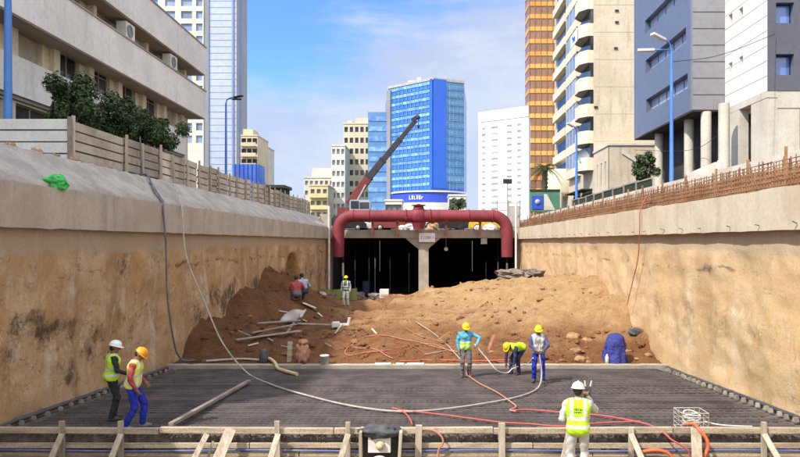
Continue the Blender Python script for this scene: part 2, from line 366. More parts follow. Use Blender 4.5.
# ------------------------------------------------------------------ mesh helpers
class MB:
    """collects shapes of one mesh; mats are looked up by key"""
    def __init__(s):
        s.v, s.f, s.m, s.keys, s.sm = [], [], [], [], []
    def mi(s, k):
        if k not in s.keys: s.keys.append(k)
        return s.keys.index(k)
    def add(s, vs, fs, k, smooth=False):
        o = len(s.v); s.v.extend([tuple(v) for v in vs]); i = s.mi(k)
        for f in fs:
            s.f.append([a + o for a in f]); s.m.append(i); s.sm.append(smooth)
    def box(s, c, size, k, rot=None):
        c = V(c); hx, hy, hz_ = [q / 2 for q in size]
        vs = [V((x, y, z)) for x in (-hx, hx) for y in (-hy, hy) for z in (-hz_, hz_)]
        if rot is not None: vs = [rot @ v for v in vs]
        s.add([v + c for v in vs], [(0, 1, 3, 2), (4, 6, 7, 5), (0, 4, 5, 1), (2, 3, 7, 6), (0, 2, 6, 4), (1, 5, 7, 3)], k)
        return s
    def span(s, lo, hi, k):
        return s.box([(a + b) / 2 for a, b in zip(lo, hi)], [abs(b - a) for a, b in zip(lo, hi)], k)
    def beam(s, a, b, wd, th, k, up=(0, 0, 1)):
        """a board from a to b, wd across, th thick"""
        a, b = V(a), V(b); d = (b - a); L = d.length; d.normalize(); u = V(up)
        sd = d.cross(u)
        if sd.length < 1e-4: sd = d.cross(V((1, 0, 0)))
        sd.normalize(); u = sd.cross(d)
        rot = Matrix((d, sd, u)).transposed()
        return s.box((a + b) / 2, (L, wd, th), k, rot)
    def tube(s, pts, r, k, n=8, caps=True):
        pts = [V(p) for p in pts]; rs = r if isinstance(r, (list, tuple)) else [r] * len(pts)
        vs, fs = [], []; ref = None
        for i, p in enumerate(pts):
            d = (pts[min(i + 1, len(pts) - 1)] - pts[max(i - 1, 0)])
            if d.length < 1e-9: d = V((0, 0, 1))
            d.normalize()
            if ref is None:
                ref = V((0, 0, 1)) if abs(d.z) < 0.9 else V((1, 0, 0))
            a = d.cross(ref)
            if a.length < 1e-4: a = d.cross(V((0.3, 1, 0.2)))
            a.normalize(); b = a.cross(d); ref = b
            for j in range(n):
                t = 2 * math.pi * j / n
                vs.append(p + (a * math.cos(t) + b * math.sin(t)) * rs[i])
        for i in range(len(pts) - 1):
            for j in range(n):
                fs.append((i * n + j, i * n + (j + 1) % n, (i + 1) * n + (j + 1) % n, (i + 1) * n + j))
        s.add(vs, fs, k, True)
        if caps:
            s.add(vs[:n], [tuple(range(n))[::-1]], k); s.add(vs[-n:], [tuple(range(n))], k)
        return s
    def prism(s, poly, z0, z1, k, kt=None):
        n = len(poly)
        vs = [(x, y, z0) for x, y in poly] + [(x, y, z1) for x, y in poly]
        s.add(vs, [(i, (i + 1) % n, n + (i + 1) % n, n + i) for i in range(n)], k)
        s.add(vs, [tuple(range(n))[::-1], tuple(range(n, 2 * n))], kt or k)
        return s
    def extrude_y(s, poly, y0, y1, k):
        """outline in x,z pulled along y"""
        n = len(poly)
        vs = [(x, y0, z) for x, z in poly] + [(x, y1, z) for x, z in poly]
        s.add(vs, [(i, (i + 1) % n, n + (i + 1) % n, n + i) for i in range(n)] + [tuple(range(n)), tuple(range(n, 2 * n))[::-1]], k)
        return s
    def blob(s, c, rad, k, seed=0, amp=0.25, nu=12, nv=8, smooth=True, freq=1.6):
        c = V(c); vs, fs = [], []
        rad = rad if isinstance(rad, (tuple, list)) else (rad,) * 3
        for i in range(nv + 1):
            ph = math.pi * i / nv
            for j in range(nu):
                t = 2 * math.pi * j / nu
                d = V((math.sin(ph) * math.cos(t), math.sin(ph) * math.sin(t), math.cos(ph)))
                q = 1 + amp * noise.noise(d * freq + V((seed * 3.7, seed * 1.3, seed)))  + amp * 0.5 * noise.noise(d * freq * 2.7 + V((seed, 5, 2)))
                vs.append(c + V((d.x * rad[0], d.y * rad[1], d.z * rad[2])) * q)
        for i in range(nv):
            for j in range(nu):
                fs.append((i * nu + j, i * nu + (j + 1) % nu, (i + 1) * nu + (j + 1) % nu, (i + 1) * nu + j))
        s.add(vs, fs, k, smooth)
        return s
    def lathe(s, prof, c, k, n=24, axis='Z'):
        """prof: (radius, height) pairs turned about an axis through c"""
        c = V(c); vs, fs = [], []
        for r, hh in prof:
            for j in range(n):
                t = 2 * math.pi * j / n
                p = (r * math.cos(t), r * math.sin(t), hh)
                if axis == 'X': p = (hh, r * math.cos(t), r * math.sin(t))
                if axis == 'Y': p = (r * math.cos(t), hh, r * math.sin(t))
                vs.append(c + V(p))
        for i in range(len(prof) - 1):
            for j in range(n):
                fs.append((i * n + j, i * n + (j + 1) % n, (i + 1) * n + (j + 1) % n, (i + 1) * n + j))
        s.add(vs, fs, k, True)
        return s
    def mesh(s, name):
        me = bpy.data.meshes.new(name)
        me.from_pydata(s.v, [], s.f)
        for k in s.keys: me.materials.append(MT[k])
        me.polygons.foreach_set('material_index', s.m)
        me.polygons.foreach_set('use_smooth', s.sm)
        me.update()
        return me
    def build(s, name, parent=None, bevel=0):
        o = bpy.data.objects.new(name, s.mesh(name))
        COL.objects.link(o)
        if parent is not None:
            o.parent = parent
            o.matrix_parent_inverse = Matrix.Translation(-parent.location) if parent.get('_w') else Matrix()
        if bevel:
            b = o.modifiers.new('bevel', 'BEVEL'); b.width = bevel; b.segments = 2; b.limit_method = 'ANGLE'
        return o


def tag(o, label=None, cat=None, group=None, kind=None):
    if label: o['label'] = label
    if cat: o['category'] = cat
    if group: o['group'] = group
    if kind: o['kind'] = kind
    return o


def thing(name, label, cat, loc=(0, 0, 0), rz=0.0, group=None):
    """an Empty at the thing's base; parts are given in its own coordinates"""
    o = bpy.data.objects.new(name, None)
    COL.objects.link(o)
    o.location = loc; o.rotation_euler = (0, 0, rz)
    o.empty_display_size = 0.2
    return tag(o, label, cat, group)


def wthing(name, label, cat, loc=(0, 0, 0), group=None):
    """an Empty at the thing's base whose parts are given in world coordinates"""
    o = thing(name, label, cat, loc, 0.0, group)
    o['_w'] = 1
    return o


def part(mb, name, parent, bevel=0):
    o = mb.build(name, None, bevel)
    o.parent = parent
    if parent.type == 'EMPTY' and parent.get('_w'):
        o.matrix_parent_inverse = Matrix.Translation(-V(parent.location))
    return o


def smooth_path(pts, n=8):
    """Catmull-Rom through the points"""
    pts = [V(p) for p in pts]
    if len(pts) < 3: return pts
    P = [pts[0] * 2 - pts[1]] + pts + [pts[-1] * 2 - pts[-2]]
    out = []
    for i in range(1, len(P) - 2):
        p0, p1, p2, p3 = P[i - 1:i + 3]
        for k in range(n):
            t = k / n
            out.append(0.5 * ((2 * p1) + (p2 - p0) * t + (2 * p0 - 5 * p1 + 4 * p2 - p3) * t * t + (3 * p1 - p0 - 3 * p2 + p3) * t ** 3))
    out.append(pts[-1])
    return out


def fbm(x, y, z=0.0, o=4):
    return noise.fractal(V((x, y, z)), 1.0, 2.0, o)


# ------------------------------------------------------------------ levels of the place
XL, XR = -9.0, 8.25            # faces of the trench
Y_END = 56.0                   # tunnel mouth
Y_KERB = 21.3                  # far end of the steel mat
Y_STOP = 12.5                  # timber stop end in front
STREET = 1.9


def floor_z(y):
    return -3.15 - 0.055 * y


CTRL = np.array([
    (-9.2, 21.4, -4.25), (-9.2, 25.1, -3.15), (-9.2, 29.8, -2.25), (-9.2, 35.2, -1.25), (-9.2, 36.6, -1.7), (-9.2, 38.5, -3.0), (-9.9, 40.5, -3.7), (-9.2, 42, -3.7), (-8.4, 39, -3.2), (-8.2, 42, -3.8),
    (-9.2, 46, -4.0), (-9.2, 54, -4.9), (-8.2, 24, -3.7), (-8.2, 30, -2.6), (-8.2, 35.5, -1.8), (-7.3, 33, -3.0), (-7.3, 27, -3.6),
    (-7, 23, -4.1), (-6, 35, -3.85), (-6, 29, -3.9), (-5.3, 42, -4.3), (-6.5, 46, -4.4), (-6, 50, -4.8), (-4, 24, -4.0), (-4, 30, -3.9),
    (-3.5, 36, -4.0), (-3, 45, -4.4), (-3, 54, -5.0), (-1.9, 42, -3.75), (-1, 36, -3.45), (-1, 30, -3.6), (-1, 25, -3.85),
    (0.8, 42, -3.2), (0.8, 36, -3.05), (0.8, 30, -3.5), (0.8, 25, -3.85), (3.3, 40, -2.65), (3.3, 34, -2.6), (3.3, 28, -3.3), (3.3, 24, -3.9),
    (5.6, 38, -2.25), (5.6, 32, -2.3), (5.6, 27, -3.1), (5.6, 23.5, -3.95), (8.3, 21.6, -4.3), (8.3, 24.2, -3.4), (8.3, 26.7, -2.5),
    (8.3, 29.8, -1.87), (8.3, 34, -1.85), (8.3, 40, -2.25), (8.3, 46, -2.7), (8.3, 56, -3.3), (3, 50, -3.8), (5.5, 48, -3.0),
    (6, 56, -3.9), (0, 52, -4.6), (0, 58, -5.2), (-6, 58, -5.3), (4, 62, -5.4), (-3, 62, -5.4)]
    + [(x, 21.5, -4.27) for x in np.arange(-8.5, 8.6, 1.2)] + [(x, 22.4, -4.08) for x in np.arange(-7.5, 7.6, 1.5)])


def soil_base(x, y):
    d2 = (CTRL[:, 0] - x) ** 2 + ((CTRL[:, 1] - y) * 0.75) ** 2 + 0.05
    wgt = 1.0 / d2 ** 2
    return float((wgt * CTRL[:, 2]).sum() / wgt.sum())


def soil_z(x, y):
    b = soil_base(x, y)
    k = min(1.0, max(0.0, (y - 21.4) / 1.5))
    n = 0.26 * fbm(x * 0.5, y * 0.5, 3.1, 5) + 0.10 * fbm(x * 2.3, y * 2.0, 7.7, 4)
    r = abs(noise.noise(V((x * 1.1 + 4, y * 0.9, 1.0)))) * 0.15
    return b + k * (n - r + 0.05) + 0.05 * fbm(x * 5, y * 5, 1, 3) * (0.4 + 0.6 * k)


def ground_z(x, y):
    if y < Y_STOP: return -4.3
    if y < Y_KERB: return floor_z(y)
    return soil_z(x, y)


def hit(px, py, lift=0.0, d0=9.0, d1=60.0):
    """where the photograph's ray meets the trench floor or the soil"""
    sx, sz = (px - VX) / F, (VY - py) / F
    d = d0
    while d < d1:
        if sz * d < ground_z(sx * d, d): break
        d += 0.04 if d < 23 else 0.1
    return V((sx * d, d, ground_z(sx * d, d) + lift))


# ------------------------------------------------------------------ ground
g = MB()
st = STREET
g.add([(-700, -300, st), (-10.4, -300, st), (-10.4, 900, st), (-700, 900, st)], [(0, 1, 2, 3)], 'street')
g.add([(9.3, -300, st), (700, -300, st), (700, 900, st), (9.3, 900, st)], [(0, 1, 2, 3)], 'street')
g.add([(-10.4, 58, 1.1), (9.3, 58, 1.1), (9.3, 70, 1.1), (-10.4, 70, 1.1), (9.3, 80, st), (-10.4, 80, st), (9.3, 900, st), (-10.4, 900, st)],
      [(0, 1, 2, 3), (3, 2, 4, 5), (5, 4, 6, 7)], 'street')
g.add([(-10.4, 58, 1.1), (-10.4, 80, 1.1), (-10.4, 80, st), (-10.4, 58, st), (9.3, 58, 1.1), (9.3, 80, 1.1), (9.3, 80, st), (9.3, 58, st)],
      [(0, 1, 2, 3), (4, 5, 6, 7)], 'street')
tag(g.build('street'), kind='structure')

g = MB()
ys = [-60, Y_STOP + 0.35, Y_KERB + 0.4]
g.add([(XL - .6, -60, -4.3), (XR + .6, -60, -4.3), (XR + .6, Y_STOP - 0.02, -4.3), (XL - .6, Y_STOP - 0.02, -4.3)], [(0, 1, 2, 3)], 'subsoil')
za, zb = floor_z(Y_STOP + .35) - 0.10, floor_z(Y_KERB + .4) - 0.10
g.add([(XL - .3, Y_STOP + .35, za), (XR + .3, Y_STOP + .35, za), (XR + .3, Y_KERB + .4, zb), (XL - .3, Y_KERB + .4, zb),
       (XL - .3, Y_STOP + .35, -5), (XR + .3, Y_STOP + .35, -5)], [(0, 1, 2, 3), (0, 1, 5, 4)], 'blinding')
tag(g.build('trench_floor'), kind='structure')

# excavated soil sheet
nx, ny = 120, 250
xs = np.linspace(XL - 1.85, XR + 0.35, nx)
ys = np.concatenate([np.linspace(Y_KERB + 0.12, 30, 105), np.linspace(30.1, 64, ny - 105)])
vs = [(x, y, soil_z(x, y)) for y in ys for x in xs]
fs = [(j * nx + i, j * nx + i + 1, (j + 1) * nx + i + 1, (j + 1) * nx + i) for j in range(ny - 1) for i in range(nx - 1)]
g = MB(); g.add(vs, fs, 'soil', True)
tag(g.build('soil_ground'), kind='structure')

# loose clods nobody could count
g = MB()
rc = random.Random(5)
for i in range(2600):
    y = 21.8 + 26 * rc.random() ** 1.5; x = rc.uniform(XL + .2, XR - .2)
    if fbm(x * 0.4, y * 0.4, 9, 2) < rc.uniform(-0.35, 0.25): continue
    s_ = 0.02 + (0.13 if y < 28 else 0.09) * rc.random() ** 4.5
    g.blob((x, y, soil_z(x, y) + s_ * 0.3), (s_ * rc.uniform(.8, 1.5), s_ * rc.uniform(.8, 1.4), s_ * rc.uniform(.6, 1)), 'clod' if rc.random() < (.45 if y < 27 else .2) else 'soil', i, 0.5, 6, 4, False)
tag(g.build('soil_clods'), 'loose clods of brown earth scattered over the dug soil', 'soil clods', kind='stuff')


# ------------------------------------------------------------------ trench walls
def wall_face(x0, sgn, key, seed, name, parent):
    ysl = [-60, -20, 0, 6] + list(np.linspace(9, 57, 300))
    zsl = list(np.linspace(-7.2, 0.34, 64))
    vs = []
    for y in ysl:
        for z in zsl:
            a = 0.10 * fbm(y * 0.5 + seed, z * 0.6, seed, 4) + 0.03 * fbm(y * 1.8, z * 2.2, seed + 3, 5)
            r = noise.noise(V((y * 0.9, z * 1.6, seed + 8)))
            a -= 0.07 * max(0.0, r - 0.25)
            # upright grooves left by the digger and the cast piles
            a += 0.025 * math.sin(y * 2.6 + 0.6 * noise.noise(V((y * .3, 0, seed))))
            if sgn > 0 and 0 < z + 0.35: a *= 0.3
            if z > -0.3: a *= 0.35
            if x0 < 0:
                # hollow dug into the left wall
                ey = (y - 41.2) / 3.0; ez = (z + 4.4) / 3.7
                q = ey * ey + ez * ez
                if q < 1: a -= 1.7 * min(1.0, (1 - q) * 3.5)
            vs.append((x0 + a if x0 < 0 else x0 - a, y, z))
    nz = len(zsl)
    fs = [(i * nz + j, (i + 1) * nz + j, (i + 1) * nz + j + 1, i * nz + j + 1) for i in range(len(ysl) - 1) for j in range(nz - 1)]
    m = MB(); m.add(vs, fs, key, True)
    return part(m, name, parent)


wl = wthing('retaining_wall', 'shaded brown earth wall under a grey concrete beam, on the side of the two standing workers', 'wall', (XL, 30, -5))
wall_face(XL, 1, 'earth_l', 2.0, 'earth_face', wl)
m = MB()
yy = [-60] + list(np.linspace(6, 57.2, 110))
# capping beam with a slightly uneven underside
for i, y in enumerate(yy): pass
vs = []
for y in yy:
    u = 0.03 * noise.noise(V((y * 1.7, 0, 4))) + 0.02 * noise.noise(V((y * 6, 0, 1)))
    vs += [(-9.35, y, 0.31 + u), (-8.78, y, 0.31 + u), (-8.76, y, 1.28 + u * .3), (-9.35, y, 1.28)]
fs = []
for i in range(len(yy) - 1):
    a = i * 4
    fs += [(a, a + 4, a + 5, a + 1), (a + 1, a + 5, a + 6, a + 2), (a + 2, a + 6, a + 7, a + 3)]
fs += [(len(vs) - 4, len(vs) - 3, len(vs) - 2, len(vs) - 1)]
m.add(vs, fs, 'conc_l'); part(m, 'capping_beam', wl)
m = MB(); vs = []; prof = [(-8.9, 1.275), (-8.92, 1.36), (-9.3, 1.62), (-9.75, 1.98), (-10.15, 2.34), (-10.3, 2.38), (-10.6, 2.36), (-10.6, 1.7)]
yy = [-60] + list(np.linspace(6, 57.2, 300))
for y in yy:
    for k, (x, z) in enumerate(prof):
        e = 0.05 * fbm(y * 2.2, x * 3, 5, 4) + 0.03 * math.sin(y * 9 + x * 16) * (1 if 1 < k < 5 else 0)
        if k in (0, 7): e = 0
        vs.append((x - e * .5, y, z + e))
n = len(prof)
fs = [(i * n + j, (i + 1) * n + j, (i + 1) * n + j + 1, i * n + j + 1) for i in range(len(yy) - 1) for j in range(n - 1)]
fs += [tuple(range((len(yy) - 1) * n, len(yy) * n))]
m.add(vs, fs, 'conc_rough', True); part(m, 'sloped_coping', wl)

wr = wthing('retaining_wall', 'sunlit ochre earth wall under a cream concrete beam, carrying the rusty steel bars', 'wall', (XR, 30, -5))
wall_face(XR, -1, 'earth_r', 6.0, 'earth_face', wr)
m = MB(); vs = []; yy = [-60] + list(np.linspace(6, 57.2, 140))
for y in yy:
    u = 0.025 * noise.noise(V((y * 1.3, 3, 4))) + 0.02 * noise.noise(V((y * 6, 2, 1)))
    vs += [(8.7, y, 0.27 + u), (8.02, y, 0.27 + u), (8.0, y, 1.24 + 0.05 * noise.noise(V((y * .8, 1, 9)))), (8.7, y, 1.24), (9.5, y, 1.2), (9.5, y, 0.27)]
fs = []
for i in range(len(yy) - 1):
    a = i * 6
    for j in range(5): fs.append((a + j, a + 6 + j, a + 7 + j, a + j + 1))
fs += [tuple(range(len(vs) - 6, len(vs)))]
m.add(vs, fs, 'conc_r'); part(m, 'capping_beam', wr)
m = MB()
rc = random.Random(11)
for i in range(26):
    y = 13.5 + i * 1.55 + rc.uniform(-.2, .2)
    m.beam((8.0, y, 0.40), (7.90, y + rc.uniform(-.1, .1), 0.36 + rc.uniform(0, .1)), 0.022, 0.022, 'rebar')
part(m, 'tie_wires', wr)

# kerb of the street behind the steel
k = MB(); k.span((9.32, -60, 1.2), (9.75, 56, 2.32), 'kerb')
tag(k.build('kerb'), kind='structure')

# rusty starter bars standing on the right beam
rb = wthing('rebar_cage', 'long row of rusty starter bars and mesh standing on the cream beam', 'steel bars', (8.5, 30, 1.24))
m = MB(); rc = random.Random(3)
y = 10.0
while y < 56:
    for xx in (8.22, 8.95):
        lean = rc.uniform(-.05, .05); hh = 0.70 + rc.uniform(-0.09, 0.06)
        m.beam((xx, y, 1.2), (xx + rc.uniform(-.03, .03), y + lean, 1.24 + hh), 0.022, 0.022, 'rust')
    m.beam((8.22, y + .05, 1.30), (8.95, y + .05, 1.86 + rc.uniform(-.1, .1)), 0.02, 0.02, 'rust')
    y += 0.13
part(m, 'upright_bars', rb)
m = MB()
for xx in (8.2, 8.97):
    for zz in (1.32, 1.44, 1.56, 1.68, 1.79, 1.88):
        yy2 = 9.5
        while yy2 < 56:
            L = rc.uniform(5, 9)
            m.beam((xx, yy2, zz + rc.uniform(-.02, .02)), (xx, min(56, yy2 + L + .6), zz + rc.uniform(-.03, .03)), 0.02, 0.02, 'rust'); yy2 += L
part(m, 'long_bars', rb)
bk = MB(); vs = []
bk.span((9.10, 6, 1.2), (9.16, 56, 1.88), 'rust_board')
part(bk, 'backing_board', rb)
for i in range(22):
    p = MB(); y = 13 + i * 1.95 + rc.uniform(-.2, .2)
    p.beam((8.6, y, 1.22), (8.6 + rc.uniform(-.05, .05), y + rc.uniform(-.06, .06), 2.2 + rc.uniform(-.05, .1)), 0.07, 0.05, 'rust')
    part(p, 'stake', rb)

# ------------------------------------------------------------------ steel mat on the floor
mat_o = wthing('rebar_mat', 'dark grid of tied steel bars covering the trench floor', 'steel mat', (0, 17, -4.1))
m = MB(); rc = random.Random(8)
y = Y_STOP + .42
while y < Y_KERB - 0.05:
    z = floor_z(y) - 0.03
    m.beam((XL + .45, y, z + rc.uniform(-.012, .012)), (XR - .4, y + rc.uniform(-.05, .05), z + rc.uniform(-.012, .012)), 0.024, 0.02, 'rebar')
    y += 0.115 + rc.uniform(-.035, .035)
part(m, 'cross_bars', mat_o)
m = MB(); x = XL + .5
while x < XR - .45:
    m.beam((x, Y_STOP + .35, floor_z(Y_STOP + .35) - .062), (x + rc.uniform(-.04, .04), Y_KERB, floor_z(Y_KERB) - .062), 0.024, 0.024, 'rebar')
    x += 0.17 + rc.uniform(-.03, .03)
part(m, 'long_bars', mat_o)

# concrete strip at the far end of the mat
k = MB(); vs = []; xsn = np.linspace(XL - .2, XR + .2, 90)
for x in xsn:
    u = 0.02 * noise.noise(V((x * 3, 1, 1))); z = floor_z(Y_KERB)
    vs += [(x, Y_KERB + .02 + u, z - .2), (x, Y_KERB + u, z + .10 + u), (x, Y_KERB + .24, z + .11 + u), (x, Y_KERB + .28, z - .2)]
fs = []
for i in range(len(xsn) - 1):
    for j in range(3): fs.append((i * 4 + j, i * 4 + 4 + j, i * 4 + 5 + j, i * 4 + j + 1))
k.add(vs, fs, 'conc_p', False)
tag(k.build('kerb_strip'), kind='structure')

# spacer blocks along both feet
def place_block(mesh, x, y, rz, sc, label, group):
    o = bpy.data.objects.new('spacer_block', mesh); COL.objects.link(o)
    o.location = (x, y, floor_z(y) - 0.03); o.rotation_euler = (0, 0, rz); o.scale = sc
    return tag(o, label, 'block', group)


bm_ = MB(); t = 0.075
bm_.add([(-t, -t, 0), (t, -t, 0), (t, t, 0), (-t, t, 0), (-t * .75, -t * .75, .12), (t * .75, -t * .75, .12), (t * .75, t * .75, .12), (-t * .75, t * .75, .12)],
        [(0, 1, 5, 4), (1, 2, 6, 5), (2, 3, 7, 6), (3, 0, 4, 7), (4, 5, 6, 7)], 'block')
blk = bm_.mesh('spacer_block')
rc = random.Random(21)
y = 12.95
while y < Y_KERB - .1:
    place_block(blk, XR - 0.22 + rc.uniform(-.03, .03), y, rc.uniform(-.3, .3), (.72, .72, .72), 'small pale concrete block in the row along the foot of the sunlit wall', 'spacer blocks along the sunlit wall')
    y += 0.30 + rc.uniform(-.04, .06)
y = 13.0
while y < Y_KERB - .1:
    place_block(blk, XL + 0.24 + rc.uniform(-.03, .03), y, rc.uniform(-.3, .3), (.6, .6, .6), 'small concrete block in the row along the foot of the shaded wall', 'spacer blocks along the shaded wall')
    y += 0.42 + rc.uniform(-.05, .08)
for sx, lab in ((XR - 0.06, 'black drainage strip along the foot of the sunlit wall'), (XL + 0.08, 'black drainage strip along the foot of the shaded wall')):
    m = MB(); vs = []
    pts = [(sx + (0.03 * noise.noise(V((q, 0, 1)))), q, floor_z(q) + 0.02 + 0.02 * noise.noise(V((q * 3, 2, 1)))) for q in np.linspace(12.6, 21.3, 40)]
    m.tube(pts, 0.055, 'dark_plastic', 6)
    tag(m.build('drainage_strip'), lab, 'drain strip')

# ------------------------------------------------------------------ timber stop end in front
se = wthing('formwork_stop_end', 'long timber stop end of planks across the near edge of the steel mat', 'formwork', (0, Y_STOP, -4.3))
zt = (VY - 427.5) / F * Y_STOP
segs = [(XL + .1, -5.4), (-5.38, -1.9), (-1.88, 1.3), (1.32, 4.9), (4.92, XR - .1)]
rc = random.Random(2)
for a, b in segs:
    q = rc.uniform(-.012, .012)
    m = MB(); m.beam((a, Y_STOP, zt - .055 + q), (b, Y_STOP, zt - .055 - q), 0.10, 0.11, 'timber'); part(m, 'top_plank', se, 0.006)
for a, b in ((XL + .1, -3.6), (-3.58, 2.1), (2.12, XR - .1)):
    q = rc.uniform(-.01, .01)
    m = MB(); m.beam((a, Y_STOP + .03, zt - .37 + q), (b, Y_STOP + .03, zt - .37), 0.06, 0.10, 'timber'); part(m, 'middle_plank', se, 0.005)
for a, b in ((XL + .1, -2.6), (-2.58, 3.3), (3.32, XR - .1)):
    m = MB(); m.beam((a, Y_STOP + .02, zt - .58), (b, Y_STOP + .02, zt - .58), 0.06, 0.16, 'timber'); part(m, 'bottom_plank', se, 0.005)
m = MB(); m.tube(smooth_path([(x, Y_STOP - .03, zt - .455 + .012 * math.sin(x * 1.3)) for x in np.linspace(XL + .1, XR - .1, 24)], 3), 0.024, 'waterstop', 6)
part(m, 'waterstop_strip', se)
m = MB(); vs = []; n_x, n_z = 300, 10
for i in range(n_x):
    for j in range(n_z):
        x = XL + .1 + (XR - XL - .2) * i / (n_x - 1); z = zt - .12 - .62 * j / (n_z - 1)
        vs.append((x, Y_STOP + .22 - .12 * abs(fbm(x * 3, z * 6, 2, 4)) - .03 * j / n_z, z))
m.add(vs, [(i * n_z + j, (i + 1) * n_z + j, (i + 1) * n_z + j + 1, i * n_z + j + 1) for i in range(n_x - 1) for j in range(n_z - 1)], 'rubble', True)
part(m, 'slab_edge', se)
m = MB()
for i in range(120):
    x = XL + .2 + i * 0.14 + rc.uniform(-.04, .04)
    m.beam((x, Y_STOP + .3, zt - .2), (x, Y_STOP - .0 + rc.uniform(-.05, .06), zt - .2 + rc.uniform(-.03, .03)), 0.024, 0.024, 'rebar')
part(m, 'bar_ends', se)

# stakes with raking braces
stakes = [(62, 421, 52, 'stake'), (121, 421, 112, 'stake'), (207, 432, 195, 'brace'), (231, 432, 219, 'board'), (278, 421, 271, 'stake'), (348, 422, 341, 'stake'),
          (418, 425, 418, 'post'), (502, 423, 503, 'post'), (572, 432, 566, 'board'), (631, 427, 641, 'stake'), (696, 425, 697, 'board'), (764, 422, 777, 'stake')]
lab = ['weathered timber stake with raking brace nearest the shaded wall', 'timber stake right below the boots of the blue-trousered worker',
       'raking timber brace with a thin lath beside it, left of the wide pale board', 'wide pale board leaning on the top plank next to a raking brace',
       'tall timber stake standing where the long pole-free plank begins, right of the wide pale board', 'leaning timber stake close beside the boxed clamp with black sheet',
       'short upright timber post just right of the boxed clamp', 'tall upright timber post midway between the boxed clamp and the white-helmeted worker',
       'wide timber board directly beside the legs of the worker seen from behind', 'timber stake with knotted brace right of the worker seen from behind',
       'grey board under the wire basket with orange hose over it', 'pale timber stake with raking brace nearest the sunlit wall']
for (px, py, pb, kd), lb in zip(stakes, lab):
    p = W(px, py, Y_STOP - .09)
    o = wthing('formwork_stake', lb, 'stake', (p.x, p.y, -4.3), 'stakes of the timber stop end')
    q = W(pb, 457, Y_STOP - .45)
    if kd in ('stake', 'post'):
        m = MB(); m.beam((p.x, p.y, -4.45), (p.x + rc.uniform(-.02, .02), p.y, p.z), 0.10 if kd == 'stake' else 0.13, 0.06, 'timber_v', up=(0, 1, 0)); part(m, 'upright', o, .005)
    if kd in ('stake', 'brace'):
        m = MB(); m.beam(W(px, 434, Y_STOP - .17), q + (q - W(px, 434, Y_STOP - .17)) * .5, 0.11, 0.05, 'timber_v', up=(0, 1, 0.2)); part(m, 'brace', o, .005)
        if kd == 'brace':
            m = MB(); m.beam(W(213, 441, Y_STOP - .15), W(207, 462, Y_STOP - .25), 0.045, 0.03, 'timber_v', up=(0, 1, 0)); part(m, 'lath', o)
    if kd == 'board':
        a = W(px, 429, Y_STOP - .12); m = MB(); m.beam(a, q + (q - a) * .4, 0.21 if px != 572 else 0.2, 0.04, 'timber_v', up=(0, 1, 0.2)); part(m, 'board', o, .005)

# boxed clamp with a black sheet over it
c0 = W(379, 430, Y_STOP - .5)
cx, cz = c0.x, zt
o = wthing('formwork_clamp', 'timber-sided clamp box with a white bolted plate and crumpled black sheet on top', 'clamp', (cx, Y_STOP - .4, -4.3))
for sx, tilt in ((-.36, 0), (.40, .06)):
    m = MB(); m.box((cx + sx, Y_STOP - .30, zt - .28), (.06, .4, .66), 'timber_v', Matrix.Rotation(tilt, 3, 'Y')); part(m, 'side_board', o, .006)
m = MB(); m.box((cx, Y_STOP - .36, zt - .22), (.44, .12, .30), 'white_paint'); m.span((cx - .33, Y_STOP - .28, zt - .62), (cx + .36, Y_STOP - .2, zt - .02), 'door_dark'); pl = part(m, 'plate', o, .01)
m = MB(); m.lathe([(0, -.10), (.05, -.10), (.055, -.07), (.055, -.05), (.09, -.05), (.09, 0), (0, 0)], (cx + .02, Y_STOP - .42, zt - .22), 'cream_hose', 12, 'Y'); b_ = part(m, 'bolt', pl)
m = MB(); m.blob((cx + .02, Y_STOP - .30, zt + .02), (.43, .24, .12), 'dark_plastic', 4, .5, 22, 12, True, 2.2); part(m, 'black_sheet', o)
m = MB(); m.blob((cx, Y_STOP - .36, zt - .60), (.2, .14, .16), 'white_paint', 2, .05, 16, 10); part(m, 'round_cap', o)

# long pole lying on the mat
a, b = hit(166, 434), hit(249, 383)
m = MB(); m.beam(V((a.x, Y_STOP + .25, floor_z(Y_STOP) + .1)), b + V((0, 0, .06)), 0.11, 0.07, 'timber_old')
tag(m.build('scaffold_plank', None, .006), 'long grey plank lying slantwise on the dark steel mat', 'plank')

# ------------------------------------------------------------------ tunnel mouth
tp = wthing('tunnel_portal', 'concrete tunnel mouth with two dark bays and a lintel at the end of the trench', 'tunnel', (0, Y_END, -6))
m = MB(); m.span((XL - .4, Y_END, 0.36), (XR + .4, 58, 1.10), 'conc_p'); part(m, 'lintel', tp)
m = MB(); m.extrude_y([(-2.05, .36), (1.15, .36), (.25, -.42), (.05, -.62), (.05, -6.3), (-.85, -6.3), (-.85, -.62), (-1.15, -.42)], Y_END + .15, Y_END + 1.1, 'conc_p'); part(m, 'middle_pillar', tp)
for a, b in ((XL - .4, XL + .12), (XR - .12, XR + .4)):
    m = MB(); m.span((a, Y_END + .1, -6.6), (b, 58, .355), 'conc_p'); part(m, 'side_pier', tp)
m = MB()
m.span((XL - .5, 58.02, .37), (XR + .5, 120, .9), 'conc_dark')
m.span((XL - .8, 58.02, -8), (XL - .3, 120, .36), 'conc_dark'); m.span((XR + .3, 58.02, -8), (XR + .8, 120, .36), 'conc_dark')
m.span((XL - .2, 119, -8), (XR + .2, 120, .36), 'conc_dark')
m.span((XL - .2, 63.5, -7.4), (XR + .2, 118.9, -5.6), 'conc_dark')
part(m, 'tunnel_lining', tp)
for y in (70, 84, 98):
    m = MB(); m.span((-.8, y, -5.6), (0, y + .8, .36), 'conc_dark'); part(m, 'inner_pillar', tp)
